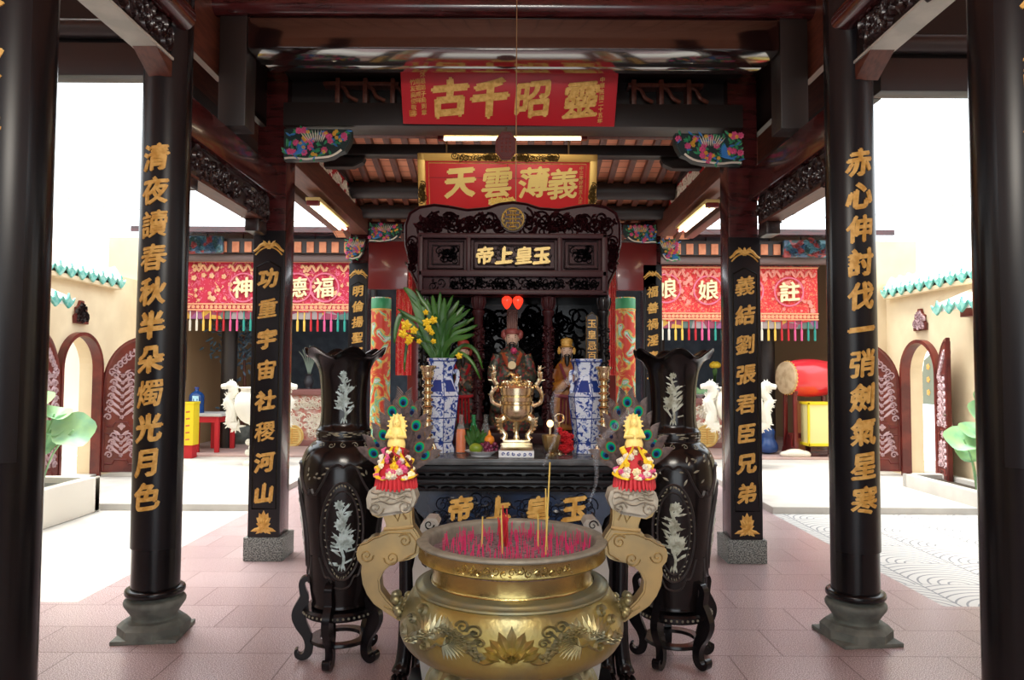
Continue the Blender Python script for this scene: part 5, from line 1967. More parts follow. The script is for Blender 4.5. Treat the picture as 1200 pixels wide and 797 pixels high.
# ------------------------------------------------------------------ lamps, wire, plaque
def tube_lamp(label, a, b, down, w):
    a, b = Vector(a), Vector(b)
    t = thing('tube_lamp', label, 'lamp', (a + b) / 2)
    o = t.location
    d = (b - a).normalized()
    up = Vector((0, 0, 1))
    sd = d.cross(up)
    MB().beam(a - o + up * .035, b - o + up * .035, w, .04, .006).build('housing', HOUSING, t)
    for q in ((-1, 1) if w > .1 else (0,)):
        MB().cyl(a - o + d * .05 + sd * q * .035 - up * .012, b - o - d * .05 + sd * q * .035 - up * .012, .016, 14).build('tube', TUBEG, t)
    for e, k in ((a, 1), (b, -1)):
        MB().beam(e - o - d * .05 * k * 0 - up * .0, e - o + d * .06 * k - up * .0, w * .9, .06, .01).build('end_cap', REDWOOD, t)
    MB().box(up * .10, (.05, .05, .14), .005).build('bracket', WOODY, t)
    return t


t = tube_lamp('added unseen tube lamp in the front hall behind the camera', (-.65, .2, 3.35), (.65, .2, 3.35), 1, .15)  # unseen lamp, added to light the altar from the front
MB().tube([(0, 0, .1), (0, 0, 1.75)], .01, 6).build('hanger', WIRE, t)
la = bpy.data.lights.new('added_front_fill', 'AREA')  # fill light added along with the unseen front lamp
la.shape = 'RECTANGLE'
la.size, la.size_y = 1.3, .25
la.energy = 65
la.color = (1.0, .93, .82)
lo = bpy.data.objects.new('added_front_fill', la)
COL.objects.link(lo)
lo.location = (0, .26, 3.28)
lo.rotation_euler = Vector((0, 4.3, -1.9)).to_track_quat('-Z', 'Y').to_euler()
p = P(513, 160, 6.62)
p2 = P(688, 162, 6.62)
tube_lamp('ceiling tube lamp between the two red signboards', (p.x, 6.62, p.z - .01), (p2.x, 6.62, p2.z + .01), 1, .08)
for s, nm in LR:
    tube_lamp('tube lamp under the %s side beam' % nm, (s * 2.09, 7.5, 3.37), (s * 2.09, 8.9, 3.37), 1, .15)
    MB().span((s * 2.09 - .03, 8.1, 3.42), (s * 2.09 + .03, 8.3, 3.49)).build('mount', WOODY, [o for o in COL.objects if o.name.startswith('tube_lamp') and o.parent is None][-1], world=True)

a, b = P(606, -60, 5.0), P(606, 242, 5.0)
t = thing('hanging_wire', 'thin copper wire hanging down the middle in front of both red signboards', 'wire', (a.x, 5.0, b.z))
MB().tube([(0, 0, 0), (0, 0, 4.6 - b.z)], .0035, 6).build('wire', WIRE, t)
MB().tube([(.03 * sin(q), 0, .03 * cos(q) - .03) for q in [i / 10 * 4.6 for i in range(11)]], .004, 6).build('hook', WIRE, t)
p = P(593, 171, 6.05)
t = thing('octagonal_plaque', 'small dark red eight-sided plaque hanging below the upper red signboard', 'plaque', (p.x, 6.05, p.z))
MB().prism([(.098 * cos(pi / 8 + i * pi / 4), .13 * sin(pi / 8 + i * pi / 4)) for i in range(8)], -.012, .012, .004).build('board', MAROON, t)
g = MB()
fn = plane((0, -.012, 0))
g.strip(fn, [(.085 * cos(pi / 8 + i * pi / 4), .112 * sin(pi / 8 + i * pi / 4)) for i in range(9)], .006, .003)
for x_ in (-.035, 0, .035):
    for z_ in (-.05, -.015, .02, .055):
        g.flower(fn, x_, z_, .013, 4, .003, x_ * 40)
g.build('raised_marks', mat('dull_red_marks', (0.22, 0.04, 0.03), .4), t)
MB().tube([(0, .0, .115), (0, .09, .19)], .004, 6).build('hanger', WIRE, t)
p = P(589, 232, 6.93)
g = MB()
fn = plane((0, 0, 0))
for k in range(4):
    g.flower(fn, -.10 + .06 * k, .01 * (k % 2), .05, 7, .02, k)
o = g.build('gold_ornament', GOLDY)
o.location = (p.x, 7.10, p.z)
tag(o, 'little gold flower ornament on the lower edge of the framed signboard', 'ornament')

# ================================================================== BEHIND THE ALTAR AND IN THE LIGHT WELLS
for s, nm in LR:
    p = P(447 if s < 0 else 733, 349, 9.5)
    t = thing('dragon_pillar', 'red pillar painted with dragons and a green top band, beside the %s black vase mouth' % nm, 'pillar', (p.x, 9.5, 0))
    MB().lathe([(.128, .25), (.128, p.z)], 36).build('painted_shaft', DRAGON, t)
    MB().lathe([(.130, p.z - .15), (.131, p.z - .02), (.120, p.z)], 36, cap=False).build('green_band', PGREEN, t)
    MB().lathe([(.131, p.z - .17), (.134, p.z - .16), (.131, p.z - .15)], 36, cap=False).build('gold_line', GOLD, t)
    MB().lathe(smooth_prof([(.2, 0), (.2, .08), (.16, .14), (.18, .2), (.14, .26)], 3), 32).build('stone_base', STONE, t)
    a, b = P(465 if s < 0 else 713, 303, 10.3), P(482 if s < 0 else 722, 440, 10.3)
    t = thing('hanging_cloth', 'red embroidered cloth strip hanging behind the %s dragon pillar' % nm, 'cloth', ((a.x + b.x) / 2, 10.3, b.z))
    vs, fs = [], []
    n = 14
    for i in range(n + 1):
        for z in (b.z, a.z):
            vs.append((a.x + (b.x - a.x) * i / n, 10.3 + .02 * sin(i * 1.6), z))
        if i:
            fs.append((2 * i - 2, 2 * i, 2 * i + 1, 2 * i - 1))
    MB().add(vs, fs).build('cloth', BANR, t, world=True)
    MB().cyl((a.x - .03, 10.3, a.z), (b.x + .03, 10.3, a.z), .015, 10).build('rod', WOOD, t, world=True)
    o = MB().span((s * 1.45, 10.0, 2.75), (s * 2.0, 10.08, 3.42), .01).build('side_board', REDWOOD)
    tag(o, 'red lacquered board spanning behind the %s dragon pillar' % nm, 'board')
    # tie board carrying the cloth rod
    tag(MB().span((s * 1.40, 10.26, P(470, 303, 10.3).z + .015), (s * 2.0, 10.34, P(470, 303, 10.3).z + .12), .01).build('cloth_rail', WOOD), 'dark rail holding the red cloth strip, %s of the altar' % nm, 'beam')
    tag(MB().span((s * 1.28, 10.4, 0), (s * 1.5, 10.6, 3.6), .02).build('screen_post', REDWOOD), 'red post standing behind the %s end of the altar cabinet' % nm, 'post')

# ---- rear hall front
for s, nm in LR:
    for px, y in ((268 if s < 0 else 899, 14.25), (432 if s < 0 else 770, 14.25)):
        p = P(px, 450, y)
        o = MB().lathe([(.15, .12), (.15, 3.9)], 24).build('hall_column', BLACKWOOD)
        o.location = (p.x, y, 0)
        tag(o, 'dark round column of the rear hall, %s on the %s side' % ('outer' if px in (268, 899) else 'inner', nm), 'pillar')
    # roof edge
    z1 = P(300, 297, 13.4).z
    z2 = P(300, 284, 13.4).z
    t = thing('roof_edge', 'row of terracotta tile ends along the rear hall roof on the %s' % nm, 'roof edge', (s * 4.2, 13.3, z1))
    MB().span((s * 1.8, 13.34, z1), (s * 6.6, 13.5, z2 + .06)).build('board', BLACKWOOD, t, world=True)
    for i in range(20):
        x = s * (1.9 + .23 * i)
        MB().span((x - .065, 13.31, z1 + .01), (x + .065, 13.36, z2), .01).build('tile_end', TERRA, t, world=True)
    z0, z3 = P(300, 306, 13.5).z, P(300, 296, 13.5).z
    o = MB().cyl((s * 1.6, 13.55, (z0 + z3) / 2), (s * 6.6, 13.55, (z0 + z3) / 2), (z3 - z0) / 2 + .01, 18).build('eave_purlin', mat('grey_weathered_timber_' + nm, (0.16, 0.12, 0.12), .6))
    tag(o, 'grey brown round purlin over the %s red banner' % nm, 'beam')
    a, b = (P(218, 297, 13.25), P(262, 277, 13.25)) if s < 0 else (P(918, 302, 13.25), P(972, 282, 13.25))
    g = MB().span((a.x, 13.2, a.z), (b.x, 13.3, b.z), .02)
    fn = plane((a.x, 13.2, a.z))
    g.scrolls(fn, 0, 0, b.x - a.x, b.z - a.z, 30, .12, 3, h=.06, leaves=3)
    o = g.build('ceramic_ridge', TEALR)
    tag(o, 'band of blue and red ceramic figures on the %s end of the rear hall roof' % nm, 'roof ornament')
    # banner with tassels
    x0, x1 = (P(220, 340, 13.75).x, P(432, 340, 13.75).x) if s < 0 else (P(772, 340, 13.75).x, P(958, 340, 13.75).x)
    zt, zb = P(300, 304 if s < 0 else 308, 13.75).z, P(300, 366 if s < 0 else 374, 13.75).z
    t = thing('embroidered_banner', ('crimson' if s < 0 else 'scarlet') + ' embroidered banner with gold characters and tassels across the %s rear hall' % nm, 'banner', ((x0 + x1) / 2, 13.75, zb))
    n = 60
    vs, fs = [], []
    for i in range(n + 1):
        x = x0 + (x1 - x0) * i / n
        for j, z in enumerate((zb, zt)):
            vs.append((x, 13.75 + .025 * sin(i * 1.1) * (1.2 - j), z))
        if i:
            fs.append((2 * i - 2, 2 * i, 2 * i + 1, 2 * i - 1))
    MB().add(vs, fs).build('cloth', BANL if s < 0 else BANR, t, world=True)
    g = MB().cyl((x0 - .05, 13.76, zt), (x1 + .05, 13.76, zt), .02, 10)
    for q in range(5):
        xq = x0 + (x1 - x0) * (q + .5) / 5
        g.tube([(xq, 13.76, zt - .01), (xq, 13.76, 4.13)], .012, 6)
    g.build('hanging_rod', WOOD, t, world=True)
    fn = plane((0, 13.71, 0))
    bnd = MB()
    for zz in (zb + .04, zb + .15, zt - .05):
        bnd.strip(fn, [(x0, zz), (x1, zz)], .03, .01)
    for i in range(40):
        bnd.flower(fn, x0 + (x1 - x0) * (i + .5) / 40, zb + .095, .04, 5, .01)
    bnd.build('border', mat('banner_border_' + nm, (0.85, 0.40, 0.22), .5), t, world=True)
    chars = zip('神正德福', (285, 316, 348, 380), (337, 337, 337, 337)) if s < 0 else zip('娘娘生註', (781, 830, 878, 925), (338, 340, 341, 342))
    for ch, px, py in chars:
        p = P(px, py, 13.7)
        MB().glyph(fn, ch, p.x, p.z, .40, .045, .03, .08).build('gold_character', mat('pale_gold_thread', (0.92, 0.78, 0.45), .5), t, world=True)
        g = MB()
        g.strip(fn, [(p.x + .27 * sin(q), p.z + .27 * cos(q)) for q in [2 * pi * i / 28 for i in range(29)]], .03, .012)
        g.build('character_ring', mat('pink_thread', (0.80, 0.20, 0.32), .5), t, world=True)
    g = MB()
    rr = random.Random(17 + s)
    for q in range(5):
        cx = x0 + (x1 - x0) * (q + .5) / 5
        pts = [(cx - .25 + .5 * i / 16, zt - .17 + .06 * sin(i * 1.2)) for i in range(17)]
        g.strip(fn, pts, .05, .02)
    for q in range(50):
        g.flower(fn, rr.uniform(x0 + .1, x1 - .1), rr.uniform(zb + .2, zt - .1), rr.uniform(.03, .06), 5, .012)
    g.build('embroidered_dragons', mat('dragon_thread_' + nm, (0.80, 0.45, 0.25) if s < 0 else (0.80, 0.30, 0.24), .5), t, world=True)
    cols = [PWHITE, PYEL, REDC, PPINK, mat('teal_thread_' + nm, (0.02, 0.30, 0.24), .5), PWHITE, mat('violet_thread_' + nm, (0.30, 0.05, 0.28), .5)]
    n = int(abs(x1 - x0) / .125)
    for i in range(n):
        x = x0 + (x1 - x0) * (i + .5) / n
        m_ = cols[(i // 2) % 7]
        MB().tube([(x, 13.74, zb + .02), (x, 13.74, zb - .14), (x, 13.74, zb - .17), (x, 13.74, zb - .36)], [.012, .012, .024, .022], 6).build('tassel', m_, t, world=True)
    g = MB().span((x0, 13.755, zb - .13), (x1, 13.765, zb + .03))
    g.build('valance', mat_cells('patchwork_valance_' + nm, [(0, (0.30, 0.05, 0.1)), (.3, (0.35, 0.30, 0.30)), (.5, (0.10, 0.16, 0.14)), (.7, (0.32, 0.10, 0.25)), (.85, (.6, .35, .05))], 3.5), t, world=True)

    # side altar with longevity disc
    xa, xb = (P(336, 500, 14.6).x, P(408, 500, 14.6).x) if s < 0 else (P(782, 500, 14.6).x, P(846, 500, 14.6).x)
    zt = P(350, 456 if s < 0 else 464, 14.6).z
    t = thing('side_altar', 'pale carved side altar with a round gold longevity disc, rear hall %s' % nm, 'altar', ((xa + xb) / 2, 14.6, .12))
    MB().span((xa, 14.6, .22), (xb, 15.3, zt - .12), .01).build('body', mat('faded_red_carving_' + nm, (0.45, 0.13, 0.09), .6, col2=(.55, .42, .36), scale=9), t, world=True)
    MB().span((xa - .06, 14.54, zt - .12), (xb + .06, 15.36, zt), .02).span((xa - .04, 14.56, .12), (xb + .04, 15.34, .23), .02).build('top', mat('altar_top_wood_' + nm, (0.25, 0.10, 0.09), .5), t, world=True)
    fn = plane((0, 14.6, 0))
    g = MB()
    g.scrolls(fn, xa, zt - .42, xb, zt - .14, 40, .10, 4, h=.03, leaves=2)
    g.scrolls(fn, xa, .25, xb, zt - .45, 50, .10, 5, h=.02, leaves=2)
    g.build('carving', PWHITE, t, world=True)
    p = P(343 if s < 0 else 828, 511, 14.6)
    g = MB().cyl((p.x, 14.6, p.z), (p.x, 14.55, p.z), .225, 32)
    disc = g.build('longevity_disc', mat('pale_gold_disc_' + nm, (0.80, 0.62, 0.24), .5), t, world=True)
    g = MB()
    f2 = plane((p.x, 14.55, p.z))
    g.strip(f2, [(.205 * sin(q), .205 * cos(q)) for q in [2 * pi * i / 30 for i in range(31)]], .022, .02)
    for k in range(-3, 4):
        wd = .15 - abs(k) * .012
        g.strip(f2, [(-wd, k * .045), (wd, k * .045)], .018, .02)
    g.strip(f2, [(0, -.16), (0, .16)], .018, .02)
    g.build('longevity_sign', GOLD, disc, world=False).location = (0, 0, 0)
    for q in disc.children:
        q.location = -t.location

# potted twigs on the side altars
def twig_vase(label, px, pyb, pyt, Y, zbase, spread, m, flower=None):
    p = P(px, pyb, Y)
    t = thing('vase_of_twigs', label, 'vase', (p.x, Y, zbase))
    hv = (P(px, pyt, Y).z - zbase)
    MB().lathe(smooth_prof([(.07, 0), (.06, .03), (.10, .12), (.09, .2), (.06, .26), (.085, .30)], 3), 20).build('pot', WPORC if flower else mat('dark_pot', (.05, .05, .06), .4), t)
    for i in range(7):
        d = (-1 + i / 3) * spread
        pts = smooth_line([(0, 0, .25), (d * .5, 0, .25 + (hv - .25) * .55), (d, 0, hv * (1 - .05 * abs(i - 3)))], 4)
        MB().tube(pts, [.012] * (len(pts) - 1) + [.004], 6).build('twig', m, t)
    if flower:
        g = MB()
        for i in range(5):
            g.ball((.03 * (i - 2), -.02, hv + .02 * (i % 2)), .06, 10, 8)
        g.build('flowers', flower, t)
    return t


twig_vase('vase of thin pale twigs on the left side altar', 362, 456, 404, 14.9, P(350, 456, 14.6).z, .22, mat('pale_twig', (.25, .33, .28), .6))
twig_vase('dark vase of spreading leaves on the right side altar, behind the vase mouth', 800, 464, 408, 14.9, P(350, 464, 14.6).z, .30, mat('dark_twig', (.06, .06, .05), .6))
twig_vase('white vase with yellow flowers on the right side altar beside the square pillar', 838, 464, 428, 14.85, P(350, 464, 14.6).z, .05, LEAF, YEL)
p = P(820, 463, 14.75)
t = thing('offering_dish', 'small white dish of green leaves on the right side altar', 'dish', (p.x, 14.75, P(350, 464, 14.6).z))
MB().lathe(smooth_prof([(.05, 0), (.06, .02), (.14, .07), (.13, .07), (.0, .03)], 3), 20).build('dish', WPORC, t)
g = MB()
for i in range(14):
    a = 2 * pi * i / 14
    g.petal(plane((0, 0, .07), (1, 0, 0), (0, -.3, 1)), .05 * cos(a), .02 * sin(i), .5 + 2.2 * (i / 13), .14, .06, .02)
g.build('leaves', LEAFP, t)

# ---- left of the rear hall: table, water bottle, yellow box, picture
Y = 13.3
xa, xb = P(228, 490, Y).x, P(256, 490, Y).x
zt = P(240, 485, Y).z
t = thing('red_table', 'red table with a grey top carrying the blue water bottle', 'table', ((xa + xb) / 2, Y + .4, .12))
MB().span((xa - .3, Y - .03, zt - .05), (xb + .06, Y + .85, zt), .008).build('top', MARBLE if False else CONC, t, world=True)
g = MB().span((xa - .25, Y, zt - .16), (xb, Y + .03, zt - .05), .004).span((xa - .25, Y + .77, zt - .16), (xb, Y + .8, zt - .05), .004).span((xb - .03, Y, zt - .16), (xb, Y + .8, zt - .05))
g.build('apron', REDC, t, world=True)
for x_, y_ in ((xa, Y), (xb - .07, Y), (xa, Y + .73), (xb - .07, Y + .73)):
    MB().span((x_, y_, .12), (x_ + .075, y_ + .075, zt - .05), .008).build('leg', REDC, t, world=True)
p = P(230, 484, Y + .3)
hb = (P(230, 455, Y + .3).z - zt)
t = thing('water_bottle', 'large blue plastic water bottle standing on the red table', 'bottle', (p.x, Y + .3, zt))
MB().lathe(smooth_prof([(.0, .0), (.13, 0), (.135, .03), (.135, .12), (.128, .14), (.135, .16), (.135, .30), (.11, .36), (.05, .40), (.035, .42), (.035, .46)], 3), 28).build('body', BLUEJ, t)
MB().lathe([(.04, .445), (.04, .48), (0, .48)], 20).build('cap', BLUEP, t)
f_ = turned([(.136, .1), (.136, .4)], (0, 0, 0), .136)
MB().add([f_(-.02, .20, .002), f_(.09, .20, .002), f_(.09, .32, .002), f_(-.02, .32, .002), f_(.035, .20, .004), f_(.035, .32, .004)], [(0, 4, 5, 3), (4, 1, 2, 5)]).build('label', mat('pale_blue_label', (.45, .75, .9), .4), t)
a, b = P(208, 522, 12.7), P(227, 471, 12.7)
t = thing('yellow_box', 'bright yellow metal box standing in front of the red table', 'box', ((a.x + b.x) / 2, 12.85, .08))
MB().span((a.x, 12.7, a.z), (b.x, 12.95, b.z), .01).build('body', YELBOX, t, world=True)
MB().span((a.x - .01, 12.69, b.z - .04), (b.x + .01, 12.96, b.z), .006).build('lid', YELBOX, t, world=True)
g = MB()
fn = plane((0, 12.7, 0))
for k in range(5):
    g.strip(fn, [(b.x - .13, b.z - .18 - .12 * k), (b.x - .06, b.z - .17 - .12 * k)], .03, .003)
g.build('faded_marks', mat('faded_red_lettering', (.55, .16, .05), .5), t, world=True)
MB().span((a.x + .02, 12.72, .08), (b.x - .02, 12.93, a.z), .01).build('stand', REDC, t, world=True)
a, b = P(217, 446, 13.9), P(225, 397, 13.9)
t = thing('framed_picture', 'dark framed picture on the ochre side wall of the rear hall, above the yellow box', 'picture', (-6.39, 13.9, a.z))
MB().span((-6.40, 13.6, a.z), (-6.36, 14.2, b.z), .01).build('frame', LACQ2, t, world=True)
MB().span((-6.37, 13.66, a.z + .06), (-6.355, 14.14, b.z - .06)).build('print', mat('dim_print', (.12, .13, .16), .5), t, world=True)
t = thing('hanging_branches', 'bluish grey leafy branches in the dim rear hall, left of the square pillar', 'plant', (P(285, 420, 15).x, 15.0, .12))
rr = random.Random(44)
MB().lathe(smooth_prof([(.14, 0), (.2, .1), (.22, .3), (.2, .36)], 3), 20).build('pot', STONE, t)
MB().tube([(0, 0, .2), (.05, 0, 1.0), (0, 0, 2.2)], [.05, .04, .02], 8).build('stem', WOODY, t)
g = MB()
for i in range(420):
    c = Vector((rr.gauss(0, .32), rr.gauss(0, .25), 2.15 + rr.gauss(0, .42)))
    g.petal(plane(c, (1, 0, 0), (0, rr.uniform(-.5, .5), 1)), 0, 0, rr.uniform(0, 6.28), .12, .05, .02)
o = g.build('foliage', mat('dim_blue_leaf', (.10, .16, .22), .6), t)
o['kind'] = 'stuff'

# white stone dragon-handled urns on pedestals at both sides
for s, nm in LR:
    px = 302 if s < 0 else 866
    p = P(px, 545, 12.0)
    k = 850 / 12.0
    t = thing('stone_urn', 'white stone urn with dragon handles on a pedestal, mostly behind the %s square pillar' % nm, 'urn', (p.x, 12.0, .08))
    H = lambda py: (P(px, py, 12.0).z - .08)
    pr = smooth_prof([(.24, 0), (.22, .06), (.12, .12), (.10, .30), (.16, .36), (.10, .42), (.11, H(500)), (.28, H(492)), (.38, H(478)), (.36, H(465)), (.28, H(458)), (.32, H(454)), (.26, H(456)), (0, H(470))], 3)
    MB().lathe(pr, 32).build('body', WHITEST, t)
    for sd in (-1, 1):
        g = MB()
        pts = smooth_line([(sd * .34, 0, H(500)), (sd * .46, 0, H(496)), (sd * .44, 0, H(482)), (sd * .50, 0, H(470)), (sd * .42, 0, H(460)), (sd * .46, 0, H(452))], 5)
        rad = [.07] * 6 + [.085] * 10 + [.07] * (len(pts) - 20) + [.08, .08, .06, .04]
        g.tube(pts, rad[:len(pts)], 10)
        rr = random.Random(3)
        for q in pts:
            for j in range(4):
                a = rr.uniform(0, 6.28)
                g.tube([q, q + Vector((cos(a) * .12, rr.uniform(-.04, .04), sin(a) * .12))], [.03, .006], 5)
        g.ball(pts[-1], (.09, .09, .08))
        g.tube([pts[-1], pts[-1] + Vector((sd * .16, 0, -.02))], [.06, .04], 8)
        g.build('dragon_handle', WHITEST, t)
    g = MB()
    for i in range(10):
        a = 2 * pi * i / 10
        g.ball((.16 * cos(a), .16 * sin(a), .2 + .08 * (i % 3)), .055, 8, 6)
    g.build('pedestal_carving', WHITEST, t)

# ---- right of the rear hall: drum on its stand, sunlit yellow cabinet, planks
Y = 13.6
c = P(948, 443, Y)
t = thing('temple_drum', 'big red barrel drum with a pale hide head on a wooden stand', 'drum', (c.x, Y, c.z))
R_ = 22.5 * Y / 850
pr = smooth_prof([(R_ * .80, -.52), (R_ * .93, -.3), (R_, 0), (R_ * .93, .3), (R_ * .80, .52)], 5)
yaw = Matrix.Rotation(.25, 3, 'Z') @ Matrix.Rotation(pi / 2, 3, 'Y')
g = MB().lathe(pr, 44)
g.v = [tuple(yaw @ Vector(v)) for v in g.v]
g.build('shell', DRUM, t)
for e in (-1, 1):
    g = MB().lathe([(0, e * .535), (R_ * .74, e * .53), (R_ * .83, e * .515), (R_ * .845, e * .46), (R_ * .82, e * .44)], 40, cap=False)
    g.v = [tuple(yaw @ Vector(v)) for v in g.v]
    h_ = g.build('drum_head', HIDE, t)
    g = MB()
    for i in range(28):
        a = 2 * pi * i / 28
        g.ball(yaw @ Vector((R_ * .86 * cos(a), R_ * .86 * sin(a), e * .465)), .016, 6, 5)
    g.build('nails', GOLD, h_)
t = thing('drum_stand', 'dark red wooden stand carrying the big drum', 'stand', (c.x, Y, .12))
zb = c.z - R_
for dx in (-.36, .36):
    for dy in (-.22, .22):
        MB().beam((dx, dy * 1.2, .0), (dx, dy, zb + .02), .07, .07, .01).build('leg', REDWOOD, t)
    MB().beam((dx, -.3, zb - .02), (dx, .3, zb - .02), .07, .08, .01).build('cross_bar', REDWOOD, t)
    g = MB().prism([(-.36, .0), (.36, .0), (.30, .12), (.16, .16), (.10, .36), (-.10, .36), (-.16, .16), (-.30, .12)], dx - .04, dx + .04, .01, f=lambda v: Vector((v.y, v.x, v.z)))
    g.build('foot', REDWOOD, t)
MB().beam((-.4, 0, .34), (.4, 0, .34), .06, .10, .01).build('rail', REDWOOD, t)
a, b = P(936, 520, 14.0), P(955, 470, 14.0)
o = MB().span((a.x, 14.1, .12), (b.x, 14.2, b.z), .01).build('plank_panel', mat('orange_plywood', (.50, .20, .07), .6))
tag(o, 'orange brown plank standing behind the drum stand', 'plank')
a, b = P(948, 523, 13.1), P(974, 472, 13.1)
t = thing('yellow_sunlit_cabinet', 'tall sunlit yellow cabinet under the drum, cut off by the round pillar', 'cabinet', ((a.x + b.x) / 2, 13.2, .12))
MB().span((a.x, 13.1, a.z), (b.x, 13.45, b.z), .01).build('cabinet_panels', mat('sunlit_yellow_panel', (.90, .80, .35), .5), t, world=True)  # cabinet front, its sunlit glow put into the pale yellow
g = MB().span((a.x - .02, 13.08, b.z - .04), (b.x + .02, 13.47, b.z + .01), .006).span((a.x - .02, 13.08, a.z), (b.x + .02, 13.47, a.z + .05), .006)
for x_ in (a.x, b.x):
    g.span((x_ - .015, 13.08, a.z), (x_ + .015, 13.12, b.z))
g.build('frame', YELBOX, t, world=True)
MB().span((a.x + .05, 13.15, .12), (b.x - .05, 13.4, a.z), .01).build('stand', WOOD, t, world=True)
o = MB().lathe(smooth_prof([(.02, 0), (.16, .04), (.18, .16), (.12, .3), (.13, .42), (.06, .5), (0, .5)], 3), 20).build('blue_jar', mat('deep_blue_glaze', (.02, .06, .2), .25))
p = P(900, 530, 13.6)
o.location = (p.x, 13.6, .12)
tag(o, 'blue glazed jar on the rear hall floor behind the white stone urn', 'jar')
o = MB().ball((0, 0, .06), (.22, .12, .09), 14, 8).ball((.16, .0, .05), (.12, .1, .07)).ball((-.15, .02, .05), (.12, .1, .06)).build('white_cloth_bundle', PWHITE)
p = P(936, 545, 13.0)
o.location = (p.x, 13.15, .11)
tag(o, 'crumpled white cloth lying at the foot of the drum stand', 'cloth')

